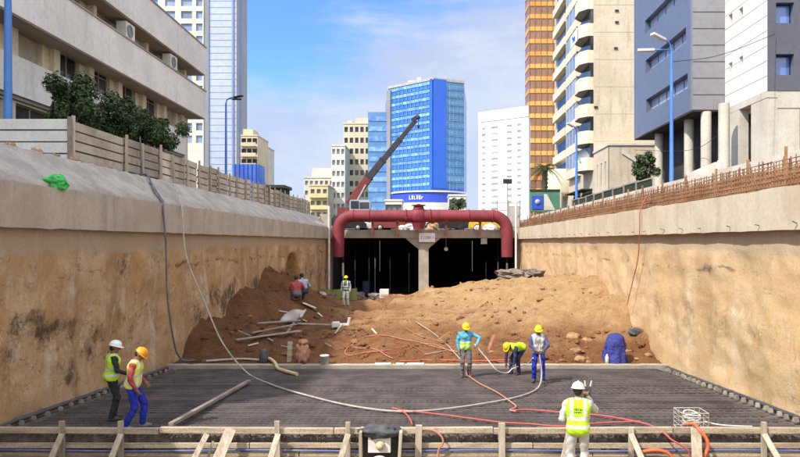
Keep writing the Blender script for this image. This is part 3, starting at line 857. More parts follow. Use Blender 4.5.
# pale props in the dark, one by one
pr = [(343, 263, 276, 57.5, .10), (375, 258, 268, 62, .07), (355, 260, 270, 64, .05), (369, 258, 270, 66, .05), (390, 258, 268, 66, .04), (409, 253, 262, 66, .05),
      (486, 262, 272, 64, .04), (498, 262, 274, 60, .06), (507, 263, 276, 57.6, .09)]
pl_ = ['broad white prop in the dark bay just under the left pipe elbow', 'pale prop second brightest in the left dark bay', 'thin prop deep in the left bay next to the broad white one',
       'thin prop deep in the left bay behind the second brightest one', 'faint prop near the middle of the left dark bay', 'faint prop in the left dark bay close to the middle pillar',
       'faint prop in the right dark bay farthest from the pipe', 'pale prop in the right dark bay beside the brightest one', 'brightest white prop in the right dark bay just under the pipe elbow']
for (px, y0, y1, d, r), lb in zip(pr, pl_):
    a, b = W(px, y0, d), W(px, y1, d)
    m = MB(); m.tube([(a.x, d, min(-5.3, b.z - 1)), b], r * .7, 'pole_grey', 8); m.tube([b, a], r, 'white_paint', 8); m.tube([a, (a.x, d, .36)], r * .5, 'door_dark', 8)
    tag(m.build('steel_prop'), lb, 'prop', 'props in the dark tunnel')
# round lamp and box under the lintel
m = MB(); m.lathe([(0, -.1), (.16, -.1), (.2, 0), (.16, .15), (0, .2)], W(446, 249, 57.8), 'white_paint', 14, 'Y')
m.tube([W(446, 249, 57.95), (W(446, 249, 57.95).x, 57.95, .36)], .03, 'pole_grey', 6)
tag(m.build('work_lamp'), 'small round unlit lamp hanging in the right tunnel bay', 'lamp')
m = MB(); c = W(484, 239.5, 55.8); m.box((c.x, 55.9, c.z - .15), (.55, .2, .5), 'pole_grey')
tag(m.build('junction_box'), 'grey box fixed under the tunnel lintel near the right elbow', 'junction box')

# white sign on the middle pillar
a, b = W(419, 233, 55.95), W(435, 242, 55.95)
o = wthing('sign_board', 'white board with a short dark word on the head of the middle pillar', 'sign', ((a.x + b.x) / 2, 55.93, b.z))
m = MB(); m.span((a.x, 55.92, b.z), (b.x, 55.97, a.z), 'sign_white'); part(m, 'board', o)
# the word is only a blurred row of strokes
m = MB(); x = a.x + .18; zc = (a.z + b.z) / 2
for wl_, shape in ((.16, 'C'), (.14, 'I'), (.16, 'O'), (.16, 'N'), (.14, 'I'), (.1, 'I')):
    h2 = .13
    if shape in 'CO':
        m.span((x, 55.905, zc - h2), (x + .03, 55.919, zc + h2), 'ink'); m.span((x + .03, 55.905, zc + h2 - .03), (x + .13, 55.919, zc + h2), 'ink'); m.span((x + .03, 55.905, zc - h2), (x + .13, 55.919, zc - h2 + .03), 'ink')
        if shape == 'O': m.span((x + .13, 55.905, zc - h2), (x + .16, 55.919, zc + h2), 'ink')
    else:
        m.span((x + .03, 55.905, zc - h2), (x + .06, 55.919, zc + h2), 'ink')
        if shape == 'N': m.span((x + .12, 55.905, zc - h2), (x + .15, 55.919, zc + h2), 'ink'); m.beam((x + .06, 55.91, zc + h2 - .02), (x + .12, 55.91, zc - h2 + .02), .012, .03, 'ink')
    x += wl_ + .06
part(m, 'lettering', o)

# big red pipe
rp = wthing('red_pipe', 'huge oxide red pipe bridging the tunnel mouth with both ends bent down', 'pipe', (-.5, 55, 1.1))
D = 55.0
zc = (VY - 216) / F * D; r = 0.53
xl, xr = (338.5 - VX) / F * D, (507 - VX) / F * D


def elbow(cx, dirn, rad, zc, zl, y, rr=r):
    pts = []
    for i in range(13):
        t = i / 12 * math.pi / 2
        pts.append((cx + dirn * (rad * math.sin(t)), y, zc - rad + rad * math.cos(t)))
    pts.append((cx + dirn * rad, y, zl))
    return pts


er = 1.3
m = MB(); m.tube([(xl + er, D, zc), (-1.9, D, zc)], r, 'red_pipe', 28); m.tube([(.15, D, zc), (xr - er, D, zc)], r, 'red_pipe', 28); m.tube([(-1.9, D, zc), (.15, D, zc)], r * 1.02, 'red_pipe', 28); part(m, 'straight_run', rp)
zleg = (VY - 257) / F * D
m = MB(); m.tube(elbow(xl + er, -1, er, zc, zleg, D), [r] * 13 + [r * .92], 'red_pipe', 28); part(m, 'elbow', rp)
m = MB(); m.tube(elbow(xr - er, 1, er, zc, zleg, D), [r] * 13 + [r * .92], 'red_pipe', 28); part(m, 'elbow', rp)
for x in (xl + er, -1.95, .2, xr - er, -5.2, 3.6):
    m = MB(); m.lathe([(r, -.06), (r + .10 if abs(x) < 2.2 else r + .05, -.06), (r + .10 if abs(x) < 2.2 else r + .05, .06), (r, .06)], (x, D, zc), 'red_pipe', 28, 'X'); part(m, 'flange', rp)
m = MB(); vx = (418.5 - VX) / F * D
m.blob((vx, D, zc), (.86, .7, .74), 'red_pipe', 1, .05, 24, 16); m.tube([(vx, D, zc + .6), (vx, D, zc + .95)], [.5, .4], 'red_pipe', 20)
m.tube([(vx, D, zc - .6), (vx, D, zc - .95), (vx, D, 1.12)], [.62, .5, .45], 'red_pipe', 20)
vb = part(m, 'valve_body', rp)
m = MB(); m.lathe([(.3, .9), (.62, .9), (.62, .98), (.2, .98), (.18, 1.08), (0, 1.08)], (vx, D, zc), 'red_pipe', 20, 'Z'); part(m, 'cap', vb)
for x in (-4.9, -2.7, 1.6, 4.6):
    m = MB(); m.span((x - .16, D - .3, zc - r - .02), (x + .16, D + .3, zc - r + .12), 'crane_red'); m.span((x - .1, D - .12, .62), (x + .1, D + .12, zc - r - .02), 'crane_red'); m.span((x - .09, D + .125, .62), (x + .09, 55.99, .9), 'pole_grey'); part(m, 'saddle', rp)

# thin posts and cabinets at the corners
for px, y0, y1, lb in ((329, 206, 287, 'thin pale pipe post at the corner of the shaded wall and the tunnel'), (516, 203, 274, 'thin pale pipe post at the corner of the sunlit wall and the tunnel')):
    a, b = W(px, y0, 54.6), W(px, y1, 54.6)
    m = MB(); m.tube([(a.x, 54.6, b.z - 1.2), a], .10, 'white_paint', 10); tag(m.build('pipe_post'), lb, 'post')
a, b = W(508, 206, 56.5), W(520, 227, 56.5)
o = wthing('electrical_cabinet', 'grey steel cabinet standing above the tunnel corner beside the red elbow', 'cabinet', ((a.x + b.x) / 2, 56.5, b.z))
m = MB(); m.span((a.x, 56.2, b.z - .3), (b.x, 56.9, a.z), 'pole_grey'); part(m, 'body', o, .03)
m = MB(); m.span((a.x + .08, 56.17, b.z), (b.x - .08, 56.2, a.z - .1), 'sheet_grey'); dr = part(m, 'door', o)
m = MB(); m.span((b.x - .2, 56.14, (a.z + b.z) / 2 - .1), (b.x - .15, 56.17, (a.z + b.z) / 2 + .1), 'black'); part(m, 'handle', dr)
o = wthing('pipe_railing', 'thin pipe railing behind the grey cabinet above the tunnel', 'railing', (7, 57.5, 1.1))
a, b = W(497, 203, 57.5), W(520, 203, 57.5)
m = MB(); m.tube([a, b], .05, 'pole_grey', 6); m.tube([a - V((0, 0, .7)), b - V((0, 0, .7))], .04, 'pole_grey', 6); part(m, 'rail', o)
for t_ in (0, .5, 1):
    q = a.lerp(b, t_); m = MB(); m.tube([(q.x, 57.5, 1.1), q + V((0, 0, .25))], .05, 'pole_grey', 6); part(m, 'post', o)
m = MB(); a = W(322, 215, 56.2); m.span((a.x - .2, 56.2, 1.1), (a.x + .75, 56.9, a.z + .1), 'conc_p')
tag(m.build('concrete_block'), 'pale concrete block at the corner above the shaded wall end', 'block')
# street sign on thin pole
a = W(507.5, 179, 66); o = wthing('road_sign', 'dark rectangular road sign on a thin pole before the white slab tower', 'sign', (a.x, 66, 1.1))
m = MB(); m.tube([(a.x, 66, 1.1), (a.x, 66, a.z)], .05, 'pole_grey', 8); part(m, 'pole', o)
m = MB(); m.span((a.x - .48, 65.9, a.z - .5), (a.x + .48, 65.97, a.z), 'black'); part(m, 'panel', o)

# ------------------------------------------------------------------ buildings
def facade(mb, o, u, nrm, Wd, H, holes, depth, key, reveal=None):
    """a wall sheet from o along u with real openings (u0, z0, u1, z1) that are cut depth deep"""
    o, u, nrm = V(o), V(u).normalized(), V(nrm).normalized()
    us = sorted({0.0, Wd, *[q for h_ in holes for q in (h_[0], h_[2])]}); zs = sorted({0.0, H, *[q for h_ in holes for q in (h_[1], h_[3])]})
    us = [q for q in us if 0 <= q <= Wd]; zs = [q for q in zs if 0 <= q <= H]
    P = lambda a, b, d=0: o + u * a + V((0, 0, b)) - nrm * d
    for i in range(len(us) - 1):
        for j in range(len(zs) - 1):
            cu, cz_ = (us[i] + us[i + 1]) / 2, (zs[j] + zs[j + 1]) / 2
            if any(h_[0] < cu < h_[2] and h_[1] < cz_ < h_[3] for h_ in holes): continue
            mb.add([P(us[i], zs[j]), P(us[i + 1], zs[j]), P(us[i + 1], zs[j + 1]), P(us[i], zs[j + 1])], [(0, 1, 2, 3)], key)
    for a, b, c, d in holes:
        q = [P(a, b), P(c, b), P(c, d), P(a, d), P(a, b, depth), P(c, b, depth), P(c, d, depth), P(a, d, depth)]
        mb.add(q, [(0, 1, 5, 4), (1, 2, 6, 5), (2, 3, 7, 6), (3, 0, 4, 7)], reveal or key)


def window(parent, o, u, nrm, h_, depth, glass, frame=None, mull=1, name='window', fw=0.05, transom=False):
    """glazing set back in an opening; its frame is a sub-part"""
    o, u, nrm = V(o), V(u).normalized(), V(nrm).normalized()
    a, b, c, d = h_
    ctr = o + u * ((a + c) / 2) + V((0, 0, (b + d) / 2)) - nrm * (depth + .02)
    rot = Matrix((u, nrm, V((0, 0, 1)))).transposed()
    m = MB(); m.box(ctr, (c - a + .02, .03, d - b + .02), glass, rot)
    w_ = part(m, name, parent)
    if frame:
        m = MB(); q = ctr + nrm * .03
        for k in range(mull + 1):
            x = a + fw / 2 + (c - a - fw) * k / mull
            m.box(o + u * x + V((0, 0, (b + d) / 2)) - nrm * (depth - .012), (fw, .05, d - b), frame, rot)
        for zz in (b + fw / 2, d - fw / 2) + ((b + (d - b) * .65,) if transom else ()):
            m.box(o + u * ((a + c) / 2) + V((0, 0, zz)) - nrm * (depth - .010), (c - a, .045, fw), frame, rot)
        f_ = m.build('frame'); f_.parent = w_
        f_.matrix_parent_inverse = Matrix.Identity(4)
    return w_


# --- long white building on the left
B = wthing('office_building', 'long white low building with deep horizontal balcony bands behind the fence', 'building', (-17.5, 30, STREET))
X0, X1 = -16.0, -17.3
YA, YB = 6.0, 44.8
m = MB()
holes = []
for k in range(-1, 7):
    y = 23.3 + 2.95 * k
    holes.append((y - YA, 5.9, y - YA + 1.65, 7.35))
for k in range(-1, 7):
    y = 23.5 + 2.95 * k
    holes.append((y - YA, 9.05, y - YA + 1.5, 10.1))
doors = []
for k in range(-1, 6):
    y = 23.0 + 3.1 * k
    doors.append((y - YA, 0.1, y - YA + 2.4, 3.95))
facade(m, (X1, YA, STREET), (0, 1, 0), (1, 0, 0), YB - YA, 12.0, holes + doors, .22, 'bld_under')
m.span((-34, YA, STREET), (X1 - .6, YB - .01, 13.8), 'bld_white'); m.span((X1 - .6, YB - .3, STREET), (X1 - .005, YB - .01, 13.8), 'bld_under')
part(m, 'wall', B)
for i, h_ in enumerate(holes):
    if i % 5 == 2:
        window(B, (X1, YA, STREET), (0, 1, 0), (1, 0, 0), h_, .20, 'shutter', 'frame', 1)
    else:
        window(B, (X1, YA, STREET), (0, 1, 0), (1, 0, 0), h_, .20, 'win_dark', 'soffit', 2, transom=i % 2 == 0)
for h_ in doors:
    window(B, (X1, YA, STREET), (0, 1, 0), (1, 0, 0), h_, .21, 'door_dark', 'soffit', 2, name='shopfront')
for z0, z1, nm, xo in ((8.85, 10.80, 'balcony_band', X0), (12.0, 13.95, 'roof_parapet', X0), (5.75, 7.75, 'spandrel', X1 + .28)):
    m = MB()
    if nm == 'spandrel':
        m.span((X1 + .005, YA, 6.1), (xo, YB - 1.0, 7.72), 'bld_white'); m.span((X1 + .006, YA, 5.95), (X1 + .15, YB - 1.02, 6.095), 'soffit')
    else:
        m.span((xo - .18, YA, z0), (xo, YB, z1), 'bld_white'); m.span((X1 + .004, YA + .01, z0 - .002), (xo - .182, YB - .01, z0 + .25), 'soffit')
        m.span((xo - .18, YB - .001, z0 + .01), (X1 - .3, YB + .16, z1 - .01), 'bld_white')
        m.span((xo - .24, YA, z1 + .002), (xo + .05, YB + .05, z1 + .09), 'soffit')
    part(m, nm, B)
for k in range(0, 8):
    y = 22.0 + 2.95 * k + .5
    m = MB(); m.span((X1 + .008, y, 7.74), (X1 + .24, y + .45, 8.845), 'bld_under'); part(m, 'pilaster', B)
    m = MB(); m.span((X1 + .007, y + .1, 10.86), (X1 + .4, y + .4, 11.99), 'bld_under'); part(m, 'pilaster', B)
for px, py, lb in ((127, 34, 'white air conditioner box on the upper balcony ledge, the larger of two'), (171, 66, 'white air conditioner box on the upper balcony ledge, near its far end')):
    d = 16.35 * F / (VX - px)
    o = wthing('air_conditioner', lb, 'air conditioner', (-16.5, d, 10.94))
    m = MB(); m.span((-16.7, d - .5, 10.95), (-16.15, d + .5, 11.85), 'white_paint'); part(m, 'case', o, .02)
    m = MB(); m.lathe([(0, .0), (.32, 0), (.34, .02)], (-16.145, d - .08, 11.4), 'win_mid', 18, 'X'); part(m, 'fan_grille', o)

# --- white cladded tower behind it
B = wthing('office_tower', 'slim white cladded tower with pale blue edge rising out of the picture', 'tower', (-64, 205, STREET))
m = MB(); x0, x1 = W(208.5, 0, 200).x, W(236.5, 0, 200).x
m.span((x0, 200, STREET), (x1, 211, 118), 'tower_w'); m.span((x1 + .003, 200.3, STREET), (x1 + .2, 211.1, 117), 'tower_s'); part(m, 'wall', B)
pass
m = MB()
z = 4
while z < 117:
    m.span((x0, 199.93, z), (x1, 199.99, z + .12), 'seam'); z += 2.1
part(m, 'seams', B)
for a, b in ((204, 208.6), (231.8, 233.4)):
    m = MB(); m.span((W(a, 0, 199.6).x, 199.6, STREET), (W(b, 0, 199.6).x, 201.5, 117), 'tower_b'); part(m, 'blue_fin', B)
m = MB(); m.span((x1 + .205, 202.5, STREET), (x1 + .3, 205, 116.5), 'tower_b'); part(m, 'blue_fin', B)

# --- apartment tower at the top left
B = wthing('apartment_tower', 'tall white apartment block with square blue-grey windows seen above the long white building', 'building', (-60, 150, STREET))
m = MB(); x0, x1 = W(146, 0, 150).x, W(203.6, 0, 150).x
cols = [(162.5, 173), (181, 190.5), (196, 203)]; holes = []
for zz in range(14):
    for a, b in ((150, 158), (165, 175), (181, 192), (196, 202.5)):
        holes.append((W(a, 0, 150).x - x0, 22 + zz * 3.0, W(b, 0, 150).x - x0, 23.8 + zz * 3.0))
facade(m, (x0, 150, STREET), (1, 0, 0), (0, -1, 0), x1 - x0, 66, holes, .4, 'far_white')
m.span((x0, 150.9, STREET), (x1, 153, 67.8), 'far_white'); m.span((x0 - .2, 149.7, 67.8), (x1, 153, 68.3), 'far_white'); part(m, 'wall', B)
for h_ in holes: window(B, (x0, 150, STREET), (1, 0, 0), (0, -1, 0), h_, .35, 'apt_glass')


def far_block(label, cat, px0, px1, ptop, d, key, rows, cols, ww, wh, glass, depth=12, z0=4.0, pitch=3.0, roof=None, name='apartment_block', balcony=False, side=None, holed=True):
    """a distant block facing the camera, its windows cut into the front"""
    a, b = W(px0, ptop, d), W(px1, ptop, d)
    o = wthing(name, label, cat, ((a.x + b.x) / 2, d, STREET))
    Wd, H = b.x - a.x, a.z - STREET
    holes = []
    for r_ in range(rows):
        for c_ in range(cols):
            uc = Wd * (c_ + .5) / cols; zb = H - (r_ + 1) * pitch + (pitch - wh) * .5
            if zb < .3: continue
            holes.append((uc - ww / 2, zb, uc + ww / 2, zb + wh))
    m = MB(); facade(m, (a.x, d, STREET), (1, 0, 0), (0, -1, 0), Wd, H, holes, .45, key)
    m.span((a.x, d + .9, STREET), (b.x, d + depth, a.z - .01), key)
    for xx in (a.x, b.x - .05): m.span((xx, d + .003, STREET), (xx + .05, d + .9, a.z - .01), key)
    m.span((a.x - .15, d - .15, a.z), (b.x + .15, d + depth, a.z + .35), key)
    part(m, 'wall', o)
    for h_ in holes: window(o, (a.x, d, STREET), (1, 0, 0), (0, -1, 0), h_, .4, glass)
    if balcony:
        for r_ in range(rows):
            zb = a.z - (r_ + 1) * pitch
            if zb < STREET + 2: continue
            m = MB(); m.span((a.x + .2, d - 1.1, zb - .1), (b.x - .2, d - .005, zb + .06), key); m.span((a.x + .2, d - 1.12, zb + .06), (b.x - .2, d - 1.0, zb + 1.0), key); part(m, 'balcony', o)
    if roof:
        for x_a, x_b, zz in roof:
            m = MB(); m.span((W(x_a, 0, d).x, d + 1, a.z + .3), (W(x_b, 0, d).x, d + 7, a.z + zz), key); part(m, 'roof_house', o)
    return o


far_block('small cream block with stacked dark balconies right of the white cladded tower', 'building', 241, 257.5, 136, 180, 'far_cream', 9, 3, 3.2 / 2.4, 1.7, 'win_dark', roof=[(242, 252, 2.2)], balcony=True)
far_block('narrow white block peeping out behind the small cream one', 'building', 256, 265, 146, 200, 'far_white', 9, 2, .9, 1.4, 'slab_win')
far_block('white stepped block low on the skyline, leftmost of the middle group', 'building', 304, 334, 178, 190, 'far_white', 5, 6, .9, 1.3, 'slab_win', roof=[(311, 331, 3.2)])
far_block('pale yellow low block standing in front of the white stepped one', 'building', 309.5, 328, 186, 160, 'far_yellow', 3, 3, 1.0, 1.4, 'win_mid', balcony=True)
far_block('white slender block between the stepped block and the beige one', 'building', 331.5, 345, 146, 170, 'far_white', 9, 3, .8, 1.4, 'slab_win')
far_block('beige apartment block with a dense grid of dark windows left of the blue tower', 'building', 343.5, 370, 124, 178, 'far_cream', 10, 5, 1.0, 1.5, 'win_dark', roof=[(347, 352, 1.2), (355, 369, 2.0)], pitch=3.1)

# --- blue site cabin block behind the fence
a, b = W(232.5, 164, 72), W(258, 164, 72)
o = wthing('site_cabin', 'bright blue cladded box rising behind the far end of the fence', 'cabin', ((a.x + b.x) / 2, 72, STREET))
m = MB(); m.span((a.x, 72, STREET), (b.x, 75, a.z), 'win_blue'); part(m, 'body', o)
for k in range(6):
    xx = a.x + (b.x - a.x) * (k + .5) / 6; m = MB(); m.span((xx - .06, 71.9, STREET), (xx + .06, 71.995, a.z - .02), 'sign_blue'); part(m, 'rib', o)
a, b = W(268, 185, 62), W(283, 185, 62)
o = wthing('dark_hut', 'low dark hut roof showing above the far end of the fence', 'hut', ((a.x + b.x) / 2, 62, STREET))
m = MB(); m.span((a.x, 62, STREET), (b.x, 65, a.z - .3), 'net_green'); part(m, 'body', o)
m = MB(); m.span((a.x - .2, 61.8, a.z - .298), (b.x + .2, 65.2, a.z), 'black'); part(m, 'roof', o)

# --- blue glass tower
B = wthing('glass_tower', 'bright blue glass office tower with striped floors behind the crane boom', 'tower', (0, 160, STREET))
pc, pl2, pr2 = V((W(433, 80, 150).x, 150)), V((W(388.5, 0, 159).x, 159)), V((W(464, 0, 153.2).x, 153.2))
ztop = W(433, 80, 150).z
back = [(pr2.x, pr2.y), (pr2.x + 2, pr2.y + 22), (pl2.x - 2, pl2.y + 18), (pl2.x, pl2.y)]
cc = pc + (pl2 - pc).normalized() * 0.7
cr = pc + (pr2 - pc).normalized() * 3.4
m = MB(); m.prism([(pc.x, pc.y), *back], STREET, ztop, 'blue_glass'); part(m, 'body', B)


def slab_on(m, p, q, off, z0, z1, key, e=0.0):
    """thin panel standing off a face from p to q (plan points)"""
    d = (q - p).normalized(); n_ = V((d.y, -d.x));  n_ = n_ if n_.y < 0 else -n_
    a, b = p + d * e, q - d * e
    m.prism([(a.x, a.y), (b.x, b.y), (b.x + n_.x * off, b.y + n_.y * off), (a.x + n_.x * off, a.y + n_.y * off)], z0, z1, key)


m = MB(); slab_on(m, pc, cc, .35, 13, ztop + .3, 'blue_corner'); slab_on(m, pc, cr, .35, 13, ztop + .3, 'blue_corner'); part(m, 'corner_panel', B)
nf = 14; zlo = 12.8; ph = (ztop - zlo) / nf
for i in range(nf):
    z0 = zlo + i * ph
    m = MB(); slab_on(m, cc, pl2, .14, z0 + ph * .5, z0 + ph * .95, 'blue_strip', .25); part(m, 'ribbon_window', B)
    m = MB(); slab_on(m, cr, pr2, .12, z0 + ph * .1, z0 + ph * .9, 'teal_glass', .1); part(m, 'ribbon_window', B)
    m = MB(); slab_on(m, cc, pl2, .3, z0 + ph * .97, z0 + ph * 1.0, 'blue_dull', .1); slab_on(m, cr, pr2, .3, z0 + ph * .93, z0 + ph, 'blue_dull', .05); part(m, 'floor_edge', B)
for p_a, p_b, n_ in ((cc, pl2, 11), (cr, pr2, 5)):
    for k in range(1, n_):
        q_ = p_a + (p_b - p_a) * k / n_; dd = (p_b - p_a).normalized() * .07
        m = MB(); slab_on(m, q_ - dd, q_ + dd, .2, zlo, ztop - .1, 'blue_dull'); part(m, 'mullion', B)
m = MB(); slab_on(m, pl2 + V((-.2, 0)), pl2 + (cc - pl2).normalized() * 1.0, .5, STREET, ztop - .5, 'off_grey'); part(m, 'edge_pier', B)
m = MB(); m.prism([(pc.x, pc.y - .3), (pr2.x + .2, pr2.y - .2), (pl2.x - .2, pl2.y - .2)], ztop + .005, ztop + 0.6, 'sheet_grey'); part(m, 'parapet', B)
m = MB(); a = W(416, 76, 160); m.span((W(408, 0, 160).x, 160, ztop), (W(430, 0, 160).x, 166, ztop + 2.5), 'far_white'); m.span((W(417, 0, 160).x, 161, ztop + 2.5), (W(421, 0, 160).x, 163, ztop + 3.6), 'far_white'); part(m, 'plant_room', B)
# lower wing
a, b = W(368, 112, 166), W(389, 112, 166)
m = MB(); m.span((a.x, 166, STREET), (b.x + .5, 180, a.z), 'blue_dull'); part(m, 'low_wing', B)
for i in range(12):
    z0 = a.z - 2.7 * (i + 1)
    m = MB(); m.span((a.x + .2, 165.85, z0 + .3), (b.x - .1, 165.99, z0 + 1.5), 'blue_strip'); part(m, 'ribbon_window', B)
# podium
def arc_band(m, cx, cy, rad, z0, z1, key, t0, t1, th=.4, n=20):
    vs = []
    for i in range(n + 1):
        t = t0 + (t1 - t0) * i / n
        for rr in (rad, rad - th):
            for zz in (z0, z1): vs.append((cx + rr * math.sin(t), cy - rr * math.cos(t), zz))
    fs = []
    for i in range(n):
        q = i * 4; fs += [(q, q + 4, q + 5, q + 1), (q + 2, q + 3, q + 7, q + 6), (q + 1, q + 5, q + 7, q + 3), (q, q + 2, q + 6, q + 4)]
    fs += [(0, 1, 3, 2), (n * 4, n * 4 + 2, n * 4 + 3, n * 4 + 1)]
    m.add(vs, fs, key)


P = wthing('podium_building', 'low curved white building with a blue sign band at the foot of the blue tower', 'building', (0, 145, STREET))
cxp = W(429, 0, 140).x
for z0, z1, key, rad, nm in ((STREET, 7.2, 'far_white', 9.0, 'wall'), (7.25, 8.9, 'bld_white', 9.6, 'white_band'), (9.0, 11.2, 'sign_blue', 9.2, 'sign_band'), (11.25, 11.6, 'bld_white', 9.5, 'roof_edge')):
    m = MB(); arc_band(m, cxp, 149, rad, z0, z1, key, -1.2, 1.2, 6.0 if nm != 'sign_band' else 3); part(m, nm, P)
    if nm == 'sign_band':
        sb = P.children[-1]
        m = MB(); xx = W(409, 0, 140).x   # white letters on the band, blurred beyond reading in the photograph
        for k, hh in enumerate((.95, .95, .85, .95, .95, .6)):
            yq = 149 - math.sqrt(9.2 ** 2 - (xx + .3 - cxp) ** 2) - .16
            m.span((xx, yq, 9.6), (xx + .13, yq + .06, 9.6 + hh), 'sign_white'); m.span((xx + .131, yq, 9.6 + (hh - .16) * (k % 2)), (xx + .36, yq + .06, 9.76 + (hh - .16) * (k % 2)), 'sign_white')
            if k in (1, 3, 4): m.span((xx + .25, yq - .01, 9.6), (xx + .37, yq + .05, 9.6 + hh), 'sign_white')
            xx += .56
        part(m, 'lettering', sb).matrix_parent_inverse = Matrix.Identity(4)
for k in range(9):
    t_ = -1.0 + k * .25
    m = MB(); arc_band(m, cxp, 149, 9.05, 3.2, 6.6, 'win_dark', t_, t_ + .17, .2, 3); part(m, 'window', P)
far_block('small white building with a plain front right of the curved blue-signed one', 'building', 449, 466, 196, 128, 'far_white', 1, 3, 1.2, 1.6, 'win_mid', depth=8)
far_block('small grey-white house left of the curved blue-signed building', 'building', 385, 402, 201, 128, 'far_white', 1, 3, 1.2, 1.6, 'win_mid', depth=8)

# --- bright white slab tower
B = wthing('slab_tower', 'bright white slab tower with rows of small pale window slits', 'tower', (20, 175, STREET))
a, b = V((W(478.5, 114.5, 132).x, 132)), V((W(528.6, 0, 125.5).x, 125.5))
m = MB(); zt2 = W(478.5, 115, 132).z
m.prism([(a.x, a.y), (b.x, b.y), (b.x + 3, b.y + 16), (a.x + 3, a.y + 18)], STREET, zt2, 'white_slab'); part(m, 'wall', B)
m = MB(); slab_on(m, a, b, .15, zt2 - 1.6, zt2 + .5, 'white_slab'); part(m, 'parapet', B)
L = (b - a).length; dv = (b - a).normalized()
for r_ in range(17):
    z0 = zt2 - 3.2 - r_ * 1.31
    for c0, c1 in ((.8, 1.7), (3.1, 4.6), (6.7, 7.8), (9.0, 9.9)):
        if z0 < STREET + 3: continue
        m = MB(); slab_on(m, a + dv * c0, a + dv * c1, .05, z0, z0 + .42, 'slab_win'); part(m, 'window', B)

# --- orange tower
B = wthing('orange_tower', 'tall orange and brown striped tower right of the white slab tower', 'tower', (28, 160, STREET))
x0, x1 = W(529, 0, 155).x, W(558, 0, 155).x
m = MB(); m.span((x0, 155, STREET), (x1, 161, 78), 'brown'); part(m, 'body', B)
z = 3.0; i = 0
while z < 77:
    m = MB(); m.span((x0 - .1, 154.85, z), (x1, 154.99, z + 1.05), 'orange'); m.span((x0 - .1, 154.992, z), (x0 - .004, 161, z + 1.05), 'orange'); part(m, 'orange_band', B)
    z += 3.1; i += 1
for px in (528.9, 534.6, 540.4, 546.6, 552.5):
    m = MB(); xx = W(px, 0, 154.8).x; m.span((xx, 154.72, STREET), (xx + .14, 154.84, 77.5), 'brown'); part(m, 'mullion', B)

# --- apartment house with curved balconies
B = wthing('apartment_house', 'cream apartment house with curved balconies and a tall blank stained wall', 'building', (22, 68, STREET))
fx = 16.5
m = MB()
m.span((fx + .01, 62, STREET), (33, 81, 32), 'apt')
part(m, 'wall', B)
m = MB()
rc = random.Random(4)
for zz in range(1, 12):
    m.span((fx + .1, 61.975, STREET + zz * 2.72), (32, 61.99, STREET + zz * 2.72 + .02), 'apt_balc')
part(m, 'floor_seams', B)
for px, py in ((640 / 1.0, 12), (617, 10.5), (617, 22), (616, 48), (596, 107)):
    if px > 633: continue
    a = W(px, py, 61.9); m = MB(); m.span((a.x - .18, 61.90, a.z - .1), (a.x + .18, 61.95, a.z + .1), 'door_dark'); part(m, 'vent', B)
for k in range(9):
    zf = 9.85 + 2.68 * (k - 1)
    # recess of the loggia, balcony in front
    m = MB(); m.span((fx - .30, 62.03, zf + 1.285), (fx + .005, 66.9, zf + 2.58), 'win_dark'); part(m, 'window', B)
    m = MB(); poly = []
    for i in range(13):
        t_ = i / 12; y_ = 62.05 + 4.9 * t_
        poly.append((fx - 1.25 * min(1.0, math.sin(math.pi * min(1, t_ * 1.05 + .12)) * 1.25) if t_ < 1 else fx - .02, y_))
    poly2 = [(fx + .0, 62.05)] + poly + [(fx, 66.95)]
    m.prism(poly2, zf, zf + 1.28, 'apt_balc', 'soffit'); part(m, 'balcony', B)
    m = MB(); yb = 67.6
    m.span((fx - .5, 67.1, zf), (fx, 72.3, zf + .95), 'apt_balc'); part(m, 'balcony', B)
    m = MB(); m.span((fx - .45, 67.3, zf + .955), (fx, 72.1, zf + 2.6), 'apt_glass'); wn = part(m, 'bay_window', B)
    m = MB()
    for q in (67.25, 68.9, 70.5, 72.0): m.span((fx - .5, q, zf + .955), (fx - .452, q + .12, zf + 2.6), 'frame')
    m.span((fx - .5, 67.25, zf + 2.602), (fx, 72.12, zf + 2.677), 'frame')
    part(m, 'frame', wn).matrix_parent_inverse = Matrix.Identity(4)
    m = MB(); m.span((fx - .5, 73, zf), (fx, 79.8, zf + .95), 'apt_balc'); part(m, 'balcony', B)
    m = MB(); m.span((fx - .05, 73.2, zf + 1.0), (fx + .004, 79, zf + 2.4), 'win_dark'); part(m, 'window', B)
# round bay low on the corner and columns beneath
m = MB(); m.lathe([(0, 5.4), (1.9, 5.4), (2.1, 5.9), (2.1, 8.6), (0, 8.6)], (fx - .6, 75, 0), 'apt_balc', 24); part(m, 'round_bay', B)
for y_ in (71, 74, 77.5):
    m = MB(); m.tube([(fx - 1.4, y_, STREET), (fx - 1.4, y_, 5.6)], .28, 'off_conc', 12); part(m, 'column', B)
for y0, y1 in ((62.4, 66.6), (67.2, 70.4)):
    m = MB(); m.span((fx - .08, y0, STREET), (fx + .005, y1, 5.0), 'door_dark'); part(m, 'shopfront', B)
    m = MB(); m.beam((fx - .5, y0, 5.3), (fx - .5, y1, 5.3), 1.1, .12, 'net_green'); part(m, 'awning', B)
# banner with a blue mark on the balcony
a = wthing('balcony_banner', 'white banner with a blue mark hung on a curved balcony', 'banner', (15.2, 64, 20))
zb = (VY - 46) / F * 64.6; m = MB(); m.beam((fx - 1.34, 63.2, zb + .75), (fx - 1.34, 66.0, zb + .75), .05, 1.3, 'sign_white'); part(m, 'cloth', a)
m = MB(); m.beam((fx - 1.37, 64.0, zb + .65), (fx - 1.37, 64.9, zb + .65), .02, .5, 'sign_blue'); m.beam((fx - 1.375, 64.9, zb + .95), (fx - 1.375, 65.3, zb + .95), .02, .35, 'sign_blue'); part(m, 'mark', a)
